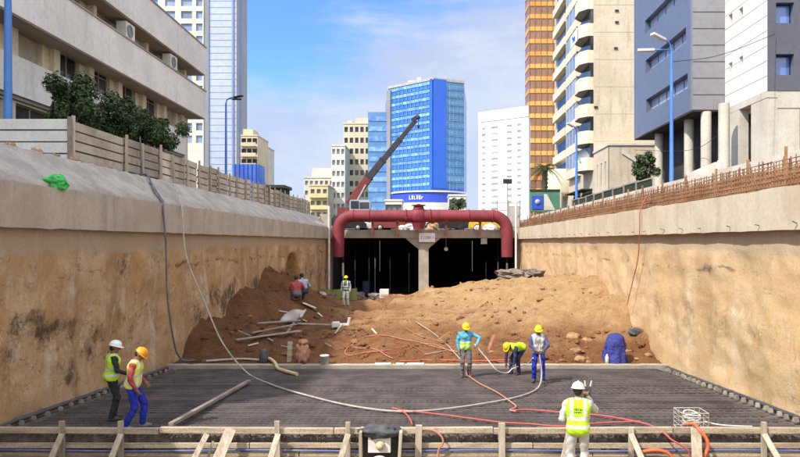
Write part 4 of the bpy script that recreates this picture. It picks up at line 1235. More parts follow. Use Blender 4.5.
# annex
B = wthing('annex_building', 'low cream annex with three dark slits at the foot of the blank wall', 'building', (22, 59, STREET))
m = MB(); holes = [(1.0, 3.3, 1.45, 5.6), (2.3, 3.3, 2.75, 5.6), (3.7, 3.3, 4.1, 5.6)]
facade(m, (fx, 56.7, STREET), (0, 1, 0), (-1, 0, 0), 5.25, 6.9, holes, .4, 'apt')
m.span((fx + .45, 56.72, STREET), (30, 61.9, 8.79), 'apt'); m.span((fx, 56.7, STREET), (fx + .46, 56.9, 8.79), 'apt'); m.span((fx + .46, 56.7, STREET), (30, 56.718, 8.79), 'apt')
m.span((fx - .1, 56.6, 8.8), (30, 61.94, 9.0), 'kerb'); part(m, 'wall', B)
for h_ in holes: window(B, (fx, 56.7, STREET), (0, 1, 0), (-1, 0, 0), h_, .36, 'win_dark')
m = MB(); m.beam((fx + 1.2, 56.62, 8.2), (fx + 6, 56.62, 5.2), .06, .3, 'kerb'); part(m, 'sloping_ledge', B)
o = wthing('satellite_dish', 'round pale dish on the wall corner between curved balconies and annex', 'dish', (16, 60.5, 7))
c = W(582.5, 157, 63.0); m = MB(); m.lathe([(0, .12), (.25, .1), (.5, .03), (.62, -.05)], (fx - .9, 62.6, c.z), 'crane_cab', 20, 'Y'); part(m, 'reflector', o)
m = MB(); m.tube([(fx - .9, 62.75, c.z), (fx, 62.9, c.z - .2)], .04, 'pole_grey', 6); part(m, 'arm', o)

# --- grey and white office on the right
B = wthing('office_block', 'blue-grey office block with a white corner overhanging a pale ground floor', 'building', (23, 43, STREET))
ZS, ZT = 8.0, 24.0
m = MB()
Hh = ZT - ZS
# long slit windows of the street side
slits = []
for ztop_ in (12.43, 15.5, 18.6): pass
strips = []
for pa, pb in (((646, 100), (687.7, 73.4)), ((645.6, 60.6), (686, 27)), ((645, 21), (687, -14))):
    za_ = (VY - pa[1]) / F * (16 * F / (pa[0] - VX)); d0, d1 = 16 * F / (pa[0] - VX), 16 * F / (pb[0] - VX)
    strips.append((48.3 - d0, za_ - ZS - .95, 48.3 - d1, za_ - ZS))
facade(m, (16, 48.3, ZS), (0, -1, 0), (-1, 0, 0), 10.7, Hh, strips, .45, 'off_blue')
part(m, 'street_wall', B)
m = MB(); m.span((16.0, 37.6, ZS), (17.94, 37.9, ZT), 'off_grey'); m.span((16.6, 37.9, ZS + .002), (29.9, 48.29, ZT), 'off_grey'); part(m, 'front_wall', B)
for s_ in strips:
    window(B, (16, 48.3, ZS), (0, -1, 0), (-1, 0, 0), s_, .4, 'pale_glass', 'off_blue', 5, name='ribbon_window')
m = MB()
for zz in np.arange(ZS + .9, ZT, 1.0):
    m.span((15.995, 37.575, zz), (17.93, 37.598, zz + .03), 'off_dark')
part(m, 'panel_joints', B)
# white corner
m = MB(); wh = []
for px, py in ((729, 49), (739, 42), (729.5, 13), (740, 7.5), (729, 88), ):
    if py > 80: continue
for py0 in (67.5, 19, -30):
    for q, dy_ in ((730.5, 0), (741, -6)):
        d = 17.95 * F / (q - VX); zc_ = (VY - (py0 + dy_)) / F * d
        wh.append((37.6 - d - .22, zc_ - ZS - .3, 37.6 - d + .22, zc_ - ZS + .3))
wh = [w_ for w_ in wh if w_[3] < Hh]
facade(m, (17.95, 37.6, ZS), (0, -1, 0), (-1, 0, 0), 4.7, Hh, wh, .5, 'off_white')
part(m, 'white_wall', B)
for w_ in wh: window(B, (17.95, 37.6, ZS), (0, -1, 0), (-1, 0, 0), w_, .45, 'win_dark')
m = MB()
for zz in np.arange(ZS + .8, ZT, .8):
    m.span((17.935, 32.91, zz), (17.948, 37.59, zz + .025), 'kerb')
part(m, 'stone_joints', B)
# dark front with square windows
m = MB(); dw = []
for px0, px1, py0, py1 in ((776, 794, 2.5, 23), (776, 794, 54, 75), (776, 794, -49, -29)):
    a, b = W(px0, py1, 32.9), W(px1, py0, 32.9)
    dw.append((a.x - 17.95, a.z - ZS, b.x - 17.95, b.z - ZS)); dw.append((a.x - 17.95 + 2.6, a.z - ZS, b.x - 17.95 + 2.6, b.z - ZS)); dw.append((a.x - 17.95 + 5.2, a.z - ZS, b.x - 17.95 + 5.2, b.z - ZS))
dw = [w_ for w_ in dw if w_[3] < Hh]
facade(m, (17.95, 32.9, ZS), (1, 0, 0), (0, -1, 0), 12, Hh, dw, .4, 'off_dark', 'off_blue')
m.span((18.5, 33.5, ZS), (29.9, 37.85, ZT), 'off_dark'); part(m, 'dark_wall', B)
for w_ in dw: window(B, (17.95, 32.9, ZS), (1, 0, 0), (0, -1, 0), w_, .36, 'win_blue', 'black', 1)
m = MB(); m.span((15.95, 32.85, ZT + .002), (30, 48.3, ZT + .4), 'off_dark'); part(m, 'roof', B)
# ground floor
m = MB(); m.span((18.52, 36.0, STREET), (29.8, 48.2, ZS - .105), 'door_dark'); m.span((17.75, 37.7, STREET), (18.5, 48.2, ZS - .105), 'door_dark'); m.span((16.02, 37.62, ZS - .1), (29.8, 48.28, ZS - .002), 'door_dark'); part(m, 'recessed_floor', B)
for px in (659, 689, 706, 724):
    d = 16.9 * F / (px - VX); m = MB(); m.tube([(16.9, d, STREET), (16.9, d, ZS - .102)], .30, 'off_conc', 16); part(m, 'column', B)
m = MB()
m.span((17.97, 32.95, STREET), (18.5, 34.6, ZS - .35), 'off_conc'); m.span((17.96, 35.9, STREET), (18.5, 37.6, ZS - .35), 'off_conc')
m.span((17.95, 32.92, ZS - .348), (18.5, 37.6, ZS - .01), 'off_conc')
m.span((18.502, 32.96, STREET), (19.7, 33.4, ZS - .35), 'off_conc'); m.span((18.502, 32.925, ZS - .9), (29, 33.4, ZS - .01), 'off_conc')
m.span((23.6, 32.96, STREET), (24.4, 33.4, ZS - .902), 'off_conc'); m.span((19.7, 35.4, STREET), (29, 35.9, ZS - 1), 'door_dark')
m.span((18.502, 33.402, ZS - .6), (29, 36, ZS - .02), 'off_conc')
part(m, 'pale_frame', B)
o = wthing('barrier_slab', 'pale slanted barrier blocks standing by the rusty bars before the office columns', 'barrier', (11, 33, STREET))
a, b = W(692, 176, 27), W(718, 165.5, 25.5)
m = MB(); m.beam((a.x, a.y, a.z - .25), (b.x, b.y, b.z - .25), .2, .8, 'kerb'); part(m, 'block', o)
m = MB(); m.beam(b + V((-.1, 0, -.9)), b + V((.15, 0, .2)), .2, .35, 'kerb', up=(0, 1, 0)); part(m, 'slanted_block', o)

# ------------------------------------------------------------------ fences, poles, trees
fz0, fz1 = 2.2, 3.72
o = wthing('white_fence', 'white sheet fence section facing the camera behind the shaded coping', 'fence', (-14.5, 18.7, fz0))
xx = -10.75
for i in range(4):
    xa, xb = xx - 2.35, xx
    m = MB()
    for j in range(5):
        z0 = fz0 - .25 + j * (fz1 - fz0 + .25) / 5; z1 = z0 + (fz1 - fz0 + .25) / 5
        m.span((xa + .02, 18.70 + .015 * (j % 2), z0 + .025), (xb - .02, 18.74, z1 - .02), 'fence_w'); m.span((xa + .02, 18.728, z0 - .03), (xb - .02, 18.733, z0 + .04), 'fence_dark')
    part(m, 'panel', o)
    m = MB(); m.span((xb - .05, 18.62, fz0 - .3), (xb + .05, 18.69, fz1 + .04), 'timber_old'); part(m, 'post', o)
    xx -= 2.4
o = wthing('hoarding_fence', 'long weathered grey sheet fence with timber posts running along the shaded coping', 'fence', (-10.75, 37, fz0))
rc = random.Random(9)
y = 18.75; i = 0
while y < 57:
    L = 3.25 if i == 0 else rc.uniform(1.25, 1.6); rotj = rc.uniform(-.03, .03); hh = rc.uniform(-.07, .05)
    m = MB()
    for j in range(6):
        z0 = fz0 - .3 + j * (fz1 - fz0 + .3) / 6; z1 = z0 + (fz1 - fz0 + .3) / 6
        dx_ = .012 * (j % 2) + rc.uniform(-.012, .012)
        m.beam((-10.80 + dx_ + rotj, y + .02, (z0 + z1) / 2 + hh), (-10.80 + dx_ - rotj, y + L - .02, (z0 + z1) / 2 + hh), .03, z1 - z0 - .05, 'fence')
        m.beam((-10.83 + rotj, y + .02, z0 + hh), (-10.83 - rotj, y + L - .02, z0 + hh), .02, .085, 'fence_dark')
    part(m, 'panel', o)
    m = MB(); ln = rc.uniform(-.06, .06) if i % 4 else rc.uniform(-.25, .25)
    m.beam((-10.70, y, fz0 - .3), (-10.70, y + ln, fz1 + rc.uniform(-.08, .2)), .10, .06, 'timber_v', up=(1, 0, 0)); part(m, 'post', o)
    y += L + .05; i += 1
# lumps of broken brick on the coping
rc = random.Random(14)
for k, (px, py) in enumerate(((9, 143), (15, 141), (36, 146), (41, 146), (56, 151), (60, 152), (74, 156), (82, 157), (92, 159), (104, 161), (112, 163))):
    d = 10.25 * F / (VX - px)
    m = MB(); s_ = rc.uniform(.04, .08); m.blob((-10.3, d, 2.40), (s_, s_ * 1.3, s_), 'orange_bag' if k % 3 == 0 else 'rock', k, .5, 8, 6, False)
    tag(m.build('brick_lump'), 'broken pinkish brick lump on the shaded coping below the fence', 'brick', 'brick lumps on the coping')
# green plastic bundle
c = W(51, 180, 9.0 * F / (VX - 51))
m = MB(); m.blob((-8.86, c.y, 1.42), (.20, .26, .20), 'green_plastic', 3, .5, 20, 14, False, 2.0)
tag(m.build('plastic_bag'), 'bright green crumpled plastic bag on the lip of the shaded beam', 'bag')


def pole(name, label, cat, x, y, z0, z1, r, key, arms=(), head='lamp_head', base=True):
    o = wthing(name, label, cat, (x, y, z0))
    m = MB(); m.tube([(x, y, z0), (x, y, z0 + (z1 - z0) * .5), (x, y, z1)], [r * 1.25, r, r * .75], key, 12); part(m, 'pole', o)
    if base:
        m = MB(); m.lathe([(0, .02), (r * 2.4, .02), (r * 2.4, .07), (r * 1.3, .1)], (x, y, z0), key, 12); part(m, 'base_plate', o)
    for (ax, ay, az_, kind) in arms:
        e = V((x + ax, y + ay, z1 + az_))
        m = MB(); m.tube(smooth_path([(x, y, z1 - .5), (x + ax * .08, y + ay * .08, z1 + az_ * .45), (x + ax * .45, y + ay * .45, z1 + az_ * .9), e], 5), r * .5, key, 8); a_ = part(m, 'arm', o)
        m = MB(); d = V((ax, ay, az_ * .25)).normalized()
        m.beam(e - d * .1, e + d * .62, .24, .12, head); m.beam(e + d * .0, e + d * .55, .18, .03, 'kerb') if False else None
        h_ = part(m, 'lamp_head', a_, .03); h_.matrix_parent_inverse = Matrix.Identity(4)
    return o


pole('blue_pole', 'thick blue steel pole rising behind the white fence section', 'pole', W(8, 0, 19.6).x, 19.6, STREET, 11.5, .105, 'pole_blue', [(1.6, -.4, .7, 0)])
x = W(226, 0, 46).x
pole('street_lamp', 'dark blue street lamp with drooping head in front of the white cladded tower', 'street lamp', x, 46, STREET, W(0, 103, 46).z, .09, 'pole_blue', [(.75, -.2, .38, 0), (.42, .5, .40, 0)], 'black')
x = W(671.5, 0, 26.8).x
pole('street_lamp', 'bright blue double-headed street lamp before the blue-grey office', 'street lamp', x, 26.8, STREET, W(0, 53, 26.8).z, .075, 'pole_blue', [(-.75, .2, .18, 0), (-.45, -.2, .52, 0)], 'lamp_head')
x = W(576.5, 0, 50).x
pole('street_lamp', 'slim blue street lamp before the curved balconies beside the palm', 'street lamp', x, 50, STREET, W(0, 133, 50).z, .10, 'pole_blue', [(-.35, -.2, .5, 0)], 'lamp_head')
# thin overhead wires
for pts, lb in (([W(671, 62, 26.8), W(720, 55, 29), W(775, 34, 32.8)], 'thin black wire strung from the bright blue lamp to the dark office front'),
                ([W(634, 150, 44), W(690, 150, 38), W(722, 133, 36)], 'thin sagging wire in front of the office columns')):
    m = MB(); m.tube(smooth_path(pts, 8), .016, 'black', 5); tag(m.build('overhead_wire'), lb, 'wire')


def leaf_cards(mb, c, rad, n, size, rnd, keys=('leaf_a', 'leaf_b'), squash=1.0):
    """leaf-sized faces through several clumps of a crown"""
    c = V(c); cl = []
    for i in range(26):
        d = V((rnd.gauss(0, 1), rnd.gauss(0, 1), rnd.gauss(0, 1))).normalized() * rnd.uniform(.35, 1.0)
        cl.append((c + V((d.x * rad[0], d.y * rad[1], d.z * rad[2] * squash)), rnd.uniform(.22, .42) * min(rad)))
    for i in range(n):
        cc_, r_ = cl[rnd.randrange(len(cl))]
        d = V((rnd.gauss(0, 1), rnd.gauss(0, 1), rnd.gauss(0, 1))).normalized()
        p = cc_ + d * r_ * rnd.uniform(.55, 1.1)
        nrm = (d + V((rnd.gauss(0, .5), rnd.gauss(0, .5), .4 + rnd.gauss(0, .4)))).normalized()
        t_ = nrm.cross(V((rnd.gauss(0, 1), rnd.gauss(0, 1), rnd.gauss(0, 1)))).normalized(); b_ = nrm.cross(t_)
        s_ = size * rnd.uniform(.4, 1.35)
        k_ = keys[0] if rnd.random() < .62 else keys[1]
        mb.add([p - t_ * s_, p + b_ * s_ * .45 + nrm * s_ * .12, p + t_ * s_, p - b_ * s_ * .45 + nrm * s_ * .12], [(0, 1, 2, 3)], k_)
    return cl


def tree(label, x, y, z0, zc, rad, n, size, seed, name='tree', group=None, tr=.13):
    rnd = random.Random(seed)
    o = wthing(name, label, 'tree', (x, y, z0), group)
    m = MB(); cl = leaf_cards(m, (x, y, zc), rad, n, size, rnd); part(m, 'crown', o)
    m = MB(); fork = V((x + rnd.uniform(-.15, .15), y, z0 + (zc - z0) * .5))
    m.tube(smooth_path([(x, y, z0), (x + .05, y, (z0 + fork.z) / 2), fork], 4), [tr * (1 - .04 * q) for q in range(9)], 'bark', 8)
    for cc_, r_ in cl[:9]:
        mid = fork.lerp(cc_, .5) + V((rnd.uniform(-.15, .15), rnd.uniform(-.15, .15), .12))
        m.tube([fork, mid, cc_], [tr * .5, tr * .3, tr * .1], 'bark', 6)
    part(m, 'trunk', o)
    return o


tg = 'trees behind the grey fence'
tree('dark green street tree with the tallest crown, behind the corner of the fence', W(72, 0, 22.5).x, 22.5, STREET, W(0, 102, 22.5).z, (1.0, 1.2, 1.0), 8500, .085, 31, group=tg)
tree('dark green bushy tree in the middle of the three behind the fence', W(110, 0, 25.5).x, 25.5, STREET, W(0, 119, 25.5).z, (1.15, 1.3, 1.05), 8500, .085, 32, group=tg)
tree('dark green low tree nearest the far end of the white long building, behind the fence', W(152, 0, 29).x, 29, STREET, W(0, 129, 29).z, (1.35, 1.4, 1.0), 8500, .09, 33, group=tg)
tree('dense dark green bush beside the first office column behind the rusty bars', W(646, 0, 34).x, 34, STREET, W(0, 167, 34).z, (.62, .7, .85), 4200, .075, 34, name='bush', tr=.08)

# palm
px_, py_ = W(545, 0, 66).x, 66
o = wthing('palm_tree', 'palm tree with arching fronds in front of the orange tower', 'tree', (px_, py_, STREET))
zt_ = W(0, 168, 66).z
m = MB(); m.tube([(px_, py_, STREET), (px_ - .05, py_, (STREET + zt_) / 2), (px_, py_, zt_)], [.34, .27, .30], 'bark', 12)
for k in range(14):
    zz = STREET + (zt_ - STREET) * k / 14; m.lathe([(.29, zz), (.35, zz + .12), (.29, zz + .2)], (px_, py_, 0), 'bark', 10)
part(m, 'trunk', o)
rc = random.Random(6)
for k in range(34):
    az_ = k * 2.399; up = rc.uniform(-.35, 1.1); L = rc.uniform(1.7, 2.3)
    m = MB(); spine = []
    for q in range(11):
        t_ = q / 10
        r_ = L * t_ * math.cos(up * (1 - t_ * .4)); zz = zt_ + L * (math.sin(up) * t_ - 0.75 * t_ * t_)
        spine.append(V((px_ + r_ * math.cos(az_), py_ + r_ * math.sin(az_), zz)))
    m.tube(spine, [.03 - .0024 * q for q in range(11)], 'palm_leaf', 5)
    sd = V((-math.sin(az_), math.cos(az_), 0))
    for q in range(1, 11):
        for sgn in (-1, 1):
            for hq in (0, .5):
                p = spine[q].lerp(spine[q - 1], hq); fw = (spine[q] - spine[q - 1]).normalized()
                tip = p + (sd * sgn * .8 + fw * .6 + V((0, 0, -.35))).normalized() * (.42 * math.sin(math.pi * (q / 11 * .8 + .18)) + .08)
                m.add([p - fw * .03, p + fw * .03, tip], [(0, 1, 2)], 'palm_leaf')
    part(m, 'frond', o)

# advertising panel by the palm
a, b = W(530, 190, 60), W(560, 211, 60)
o = wthing('advertising_panel', 'green and blue advertising panel with a white disc, under the palm', 'billboard', ((a.x + b.x) / 2, 60, STREET))
m = MB(); m.span((a.x, 60, b.z - .05), (b.x, 60.15, a.z), 'sign_green'); m.span((a.x, 59.93, a.z - .1), (b.x, 60.2, a.z + .06), 'net_green'); part(m, 'panel', o)
m = MB(); q0, q1 = W(532, 196, 60), W(543, 209, 60); m.span((q0.x, 59.94, q1.z), (q1.x, 59.995, q0.z), 'sign_blue'); p_ = part(m, 'blue_poster', o)
m = MB(); cq = (q0 + q1) / 2; m.lathe([(0, -.06), (.26, -.06), (.26, 0)], (cq.x, 59.938, cq.z + .05), 'crane_cab', 20, 'Y'); part(m, 'disc', p_).matrix_parent_inverse = Matrix.Identity(4)
m = MB(); q0, q1 = W(544, 194, 60), W(552, 210, 60); m.add([(q0.x, 59.98, q1.z), (q1.x + .3, 59.98, q1.z), (q1.x - .5, 59.98, q0.z), (q0.x, 59.98, q0.z), (q0.x, 59.995, q1.z), (q1.x + .3, 59.995, q1.z), (q1.x - .5, 59.995, q0.z), (q0.x, 59.995, q0.z)], [(0, 1, 2, 3), (0, 4, 5, 1), (1, 5, 6, 2), (2, 6, 7, 3), (3, 7, 4, 0)], 'kerb'); part(m, 'pale_poster', o)
for xx in (a.x + .3, b.x - .3):
    m = MB(); m.span((xx, 60.0, STREET), (xx + .12, 60.12, b.z), 'pole_grey'); part(m, 'leg', o)
# dark green net barrier along the right kerb
o = wthing('net_barrier', 'low dark green net barrier along the kerb between palm and bush', 'barrier', (10.6, 38, STREET))
for i in range(8):
    ya, yb = 29.5 + i * 2.0, 31.45 + i * 2.0
    m = MB(); m.span((10.58, ya, STREET), (10.64, yb, 2.98 + .03 * (i % 2)), 'net_green'); m.span((10.55, ya, 2.99 + .03 * (i % 2)), (10.67, yb, 3.06 + .03 * (i % 2)), 'timber_old'); part(m, 'net_panel', o)
    m = MB(); m.span((10.5, yb, STREET), (10.57, yb + .06, 3.1), 'timber_old'); part(m, 'post', o)
# entrance columns and kiosk left of the blue lamp
m = MB()

# ------------------------------------------------------------------ crane and vehicles on the deck
cd = 74.0
bx = W(352, 0, cd).x
gz = 1.45
o = wthing('truck_crane', 'truck crane with a long dark telescopic boom raised over the red pipe', 'crane', (bx, cd, gz))
m = MB(); m.span((bx - 5.6, cd - 1.2, gz + .55), (bx + 4.5, cd + 1.2, gz + 1.1), 'crane_red'); part(m, 'chassis', o)
for k, wx in enumerate((-4.6, -3.2, 1.4, 2.8)):
    for sy in (-1.25, .85):
        m = MB(); m.lathe([(0, 0), (.55, 0), (.58, .08), (.58, .34), (.55, .4), (0, .4)], (bx + wx, cd + sy, gz + .56), 'tyre', 20, 'Y'); w_ = part(m, 'wheel', o)
        m = MB(); m.lathe([(0, -.02), (.28, -.02), (.3, .0)], (bx + wx, cd + sy - .005, gz + .56), 'pole_grey', 16, 'Y'); part(m, 'rim', w_).matrix_parent_inverse = Matrix.Identity(4)
a, b = W(351, 200.5, cd), W(371.5, 214, cd)
m = MB(); m.extrude_y([(a.x, b.z - .3), (b.x, b.z - .3), (b.x, a.z - .3), (b.x - .2, a.z), (a.x + .1, a.z), (a.x, a.z - .2)], cd - 1.4, cd - .1, 'crane_cab'); cb = part(m, 'cab', o)
m = MB(); m.span((a.x + .15, cd - 1.43, (a.z + b.z) / 2 - .25), (a.x + 1.1, cd - 1.405, a.z - .15), 'win_dark'); m.span((a.x + 1.2, cd - 1.43, (a.z + b.z) / 2 - .25), (b.x - .15, cd - 1.405, a.z - .3), 'win_dark'); part(m, 'window', cb).matrix_parent_inverse = Matrix.Identity(4)
m = MB(); m.span((bx - 1.6, cd - 1.0, gz + 1.1), (bx + .6, cd + 1.1, gz + 2.6), 'crane_red'); part(m, 'turntable', o)
p0, p1, p2, p3, p4 = W(349, 205, cd + .3), W(369, 177, cd + .3), W(383, 160, cd + .3), W(400, 139.5, cd + .3), W(415, 121, cd + .3)
for a_, b_, wd, key in ((p0, p1, .95, 'crane_red'), (p1 - (p1 - p0) * .1, p2, .80, 'crane_dark'), (p2 - (p2 - p1) * .15, p3, .66, 'crane_dark'), (p3 - (p3 - p2) * .15, p4, .52, 'crane_dark')):
    m = MB(); m.beam(a_, b_, wd * .8, wd, key); q = b_ - (b_ - a_).normalized() * .15
    m.beam(q, b_ + (b_ - a_).normalized() * .1, wd * .92, wd * 1.14, 'black'); part(m, 'boom_section', o, .04)
m = MB(); d_ = (p4 - p3).normalized(); m.beam(p4 + V((-.35, 0, .1)), p4 + V((.42, 0, .55)), .5, .42, 'black'); m.lathe([(0, -.1), (.24, -.1), (.24, .1), (0, .1)], p4 + V((.38, -.3, .38)), 'black', 14, 'Y'); part(m, 'boom_head', o)
m = MB(); m.tube([p4 + V((.42, -.3, .3)), p4 + V((.42, -.3, -.55))], .05, 'black', 6); m.blob(p4 + V((.42, -.3, -.7)), (.16, .14, .25), 'black', 1, .1, 8, 6); part(m, 'hook_block', o)
m = MB(); m.tube([W(356, 203, cd), W(366, 185, cd)], .13, 'pole_grey', 8); part(m, 'lift_ram', o)


def car(label, x, y, rz, key, van=False, scale=1.0):
    o = thing('parked_car', label, 'car', (x, y, 1.1 if y < 70 else 1.1 + (y - 70) * .08), rz)
    prof = [(-2.1, .35), (-2.12, .75), (-1.95, .92), (-1.5, .98), (-1.0, 1.42), (.35, 1.45), (1.0, 1.0), (1.85, .88), (2.1, .7), (2.12, .35)]
    if van: prof = [(-2.2, .35), (-2.22, 1.7), (-2.1, 1.9), (.9, 1.92), (1.35, 1.2), (2.0, 1.02), (2.15, .8), (2.15, .35)]
    m = MB(); m.extrude_y(prof, -.82, .82, key); part(m, 'body', o, .05)
    for wx in (-1.35, 1.32):
        for sy in (-.86, .66):
            m = MB(); m.lathe([(0, 0), (.3, 0), (.33, .05), (.33, .16), (.3, .2), (0, .2)], (wx, sy, .33), 'tyre', 18, 'Y'); w_ = part(m, 'wheel', o)
            m = MB(); m.lathe([(0, -.01), (.19, -.01), (.2, .01)], (wx, sy if sy < 0 else sy + .2, .33), 'pole_grey', 12, 'Y'); r_ = m.build('rim'); r_.parent = w_
    for sy in (-.835, .822):
        m = MB()
        if van: m.extrude_y([(.1, 1.2), (1.05, 1.2), (.78, 1.78), (.1, 1.78)], sy, sy + .012, 'win_dark')
        else:
            m.extrude_y([(-1.25, 1.0), (-.28, 1.0), (-.28, 1.37), (-.93, 1.36)], sy, sy + .012, 'win_dark'); m.extrude_y([(-.2, 1.0), (.82, 1.0), (.32, 1.38), (-.2, 1.38)], sy, sy + .012, 'win_dark')
        part(m, 'window', o)
    for sy in (-.6, .6):
        m = MB(); m.box((2.1, sy, .66), (.07, .28, .14), 'lamp_head'); part(m, 'headlight', o)
    return o


for px, d, rz, key, van, lb in ((345, 62.5, 0.1, 'car_black', False, 'black parked car under the left half of the red pipe, next to the elbow'), (374, 64, 3.1, 'car_white', False, 'white parked car half hidden below the red pipe near the crane cab'),
                                (394, 62, 0.05, 'car_red', False, 'dull red parked car below the red pipe left of the valve'), (447, 63, 3.2, 'car_black', False, 'dark parked car below the red pipe just right of the valve'),
                                (465, 66, 0.1, 'car_white', True, 'white van below the red pipe right of the valve'), (490, 62, 3.1, 'car_yellow', False, 'yellow parked car under the red pipe near the right elbow')):
    car(lb, W(px, 0, d).x, d, rz, key, van)
# pale heaps on the deck
for k, (px, py, s_) in enumerate(((411, 227, .45), (433, 226, .5), (490, 229, .42), (478, 228, .3), (402, 228, .3))):
    a = W(px, py, 59.5); m = MB(); m.blob((a.x, 59.5, 1.3), (s_ * 1.4, s_, s_), 'white_paint' if k != 1 else 'rock', k, .5, 12, 8, False)
    tag(m.build('cement_bag'), ('pale bag on the deck left of the valve', 'tan sack on the deck right of the valve', 'white bag on the deck before the yellow car', 'small white bag left of the one before the yellow car', 'small pale bag on the deck, outermost left of the valve')[k], 'bag')
# leafy growth beyond the pipe, right
tree('pale low shrub above the right half of the red pipe before the small white building', W(457, 0, 100).x, 100, STREET, W(0, 205, 100).z, (1.6, 1.2, 1.3), 1500, .16, 41, name='bush', tr=.06)

# ------------------------------------------------------------------ people
MT.update(
    skin=mat('skin', (0.24, 0.125, 0.075), (0.20, 0.10, 0.06), 0.6, 6, fine=0.05),
    hair=mat('dark_hair', (0.015, 0.012, 0.01), None, 0.7, 20),
    eye=mat('eye_dark', (0.02, 0.015, 0.012), None, 0.3, 5, fine=0), lip=mat('lip', (0.20, 0.075, 0.055), None, 0.6, 5, fine=0),
    lime=mat('lime_vest', (0.48, 0.78, 0.015), (0.40, 0.68, 0.015), 0.75, 5, lo=.45, hi=.65, bmp=0.6, bscale=16, fine=0.16),
    yellow_vest=mat('yellow_vest', (0.70, 0.74, 0.12), (0.60, 0.64, 0.10), 0.75, 5, lo=.45, hi=.65, bmp=0.6, bscale=16, fine=0.16),
    silver=mat('reflective_stripe', (0.62, 0.64, 0.58), (0.52, 0.54, 0.48), 0.35, 9, fine=0.04),
    grey_vest=mat('grey_white_vest', (0.38, 0.39, 0.38), (0.24, 0.25, 0.25), 0.7, 9, bmp=0.3, bscale=14),
    green_vest=mat('dark_green_vest', (0.05, 0.10, 0.03), (0.08, 0.14, 0.03), 0.8, 9),
    cloth_black=mat('black_cloth', (0.018, 0.018, 0.022), (0.03, 0.03, 0.035), 0.95, 4, lo=.42, hi=.58, bmp=0.7, bscale=14, fine=.25),
    cloth_blue=mat('royal_blue_cloth', (0.018, 0.035, 0.40), (0.014, 0.026, 0.30), 0.95, 4, lo=.42, hi=.58, bmp=0.7, bscale=14, fine=.25),
    cloth_red=mat('faded_red_cloth', (0.42, 0.085, 0.085), (0.33, 0.06, 0.065), 0.95, 4, lo=.42, hi=.58, bmp=0.7, bscale=14, fine=.25),
    cloth_cyan=mat('cyan_cloth', (0.12, 0.40, 0.55), (0.08, 0.30, 0.46), 0.95, 4, lo=.42, hi=.58, bmp=0.7, bscale=14, fine=.25),
    cloth_grey=mat('grey_cloth', (0.17, 0.16, 0.165), (0.11, 0.105, 0.11), 0.95, 4, lo=.42, hi=.58, bmp=0.7, bscale=14, fine=.25),
    cloth_purple=mat('purple_blue_cloth', (0.10, 0.09, 0.22), (0.07, 0.06, 0.16), 0.95, 4, lo=.42, hi=.58, bmp=0.7, bscale=14, fine=.25),
    cloth_navy=mat('navy_cloth', (0.035, 0.045, 0.12), (0.025, 0.03, 0.08), 0.95, 4, lo=.42, hi=.58, bmp=0.7, bscale=14, fine=.25),
    cloth_white=mat('white_cloth', (0.62, 0.62, 0.58), (0.50, 0.50, 0.47), 0.95, 4, lo=.42, hi=.58, bmp=0.7, bscale=14, fine=.25),
    cloth_pale=mat('pale_blue_cloth', (0.42, 0.46, 0.56), (0.30, 0.34, 0.44), 0.95, 4, lo=.42, hi=.58, bmp=0.7, bscale=14, fine=.25),
    boot=mat('dusty_boot', (0.10, 0.085, 0.07), (0.06, 0.05, 0.045), 0.9, 8),
    boot_pale=mat('pale_dusty_boot', (0.26, 0.24, 0.21), (0.17, 0.155, 0.135), 0.9, 8),
    hat_white=mat('white_helmet', (0.78, 0.78, 0.77), None, 0.35, 3, fine=0.03), hat_orange=mat('orange_helmet', (0.80, 0.33, 0.01), None, 0.35, 3, fine=0.03),
    hat_yellow=mat('yellow_helmet', (0.82, 0.60, 0.01), None, 0.35, 3, fine=0.03),
    vest_ink=mat('vest_print', (0.05, 0.09, 0.03), None, 0.8, 3, fine=0),
)


def surfnet(Fd, org, h):
    """surface mesh of a sampled distance field"""
    S = Fd < 0
    nx, ny, nz = Fd.shape
    sl = lambda a, i, j, k: a[i:nx - 1 + i, j:ny - 1 + j, k:nz - 1 + k]
    cor = [(i, j, k) for i in (0, 1) for j in (0, 1) for k in (0, 1)]
    cnt = sum(sl(S, *c).astype(np.int8) for c in cor)
    act = np.argwhere((cnt > 0) & (cnt < 8))
    I, J, K = act.T
    val = [Fd[I + c[0], J + c[1], K + c[2]] for c in cor]
    pos = np.zeros((len(act), 3)); num = np.zeros(len(act))
    for a in range(8):
        for b in range(a + 1, 8):
            d = [cor[b][q] - cor[a][q] for q in range(3)]
            if sum(abs(q) for q in d) != 1: continue
            cross = (val[a] < 0) != (val[b] < 0)
            t = np.where(cross, val[a] / np.where(cross, val[a] - val[b], 1), 0)
            for q in range(3): pos[:, q] += np.where(cross, cor[a][q] + t * d[q], 0)
            num += cross
    pos = act + pos / num[:, None]
    idx = -np.ones(Fd.shape, int); idx[I, J, K] = np.arange(len(act))
    faces = []
    for ax in range(3):
        o = [0, 0, 0]; o[ax] = 1
        A = S[:nx - 1 if ax == 0 else nx, :ny - 1 if ax == 1 else ny, :nz - 1 if ax == 2 else nz]
        Bq = S[o[0]:, o[1]:, o[2]:]
        e = np.argwhere(A != Bq)
        u, v = [(1, 2), (2, 0), (0, 1)][ax]
        e = e[(e[:, u] > 0) & (e[:, v] > 0)]
        du = np.zeros(3, int); du[u] = 1; dv = np.zeros(3, int); dv[v] = 1
        q = [idx[tuple((e - du - dv).T)], idx[tuple((e - dv).T)], idx[tuple(e.T)], idx[tuple((e - du).T)]]
        inside = A[tuple(e.T)]
        qd = np.stack(q, 1)
        qd[~inside] = qd[~inside][:, ::-1]
        faces.append(qd[(qd >= 0).all(1)])
    return pos * h + org, np.concatenate(faces), act


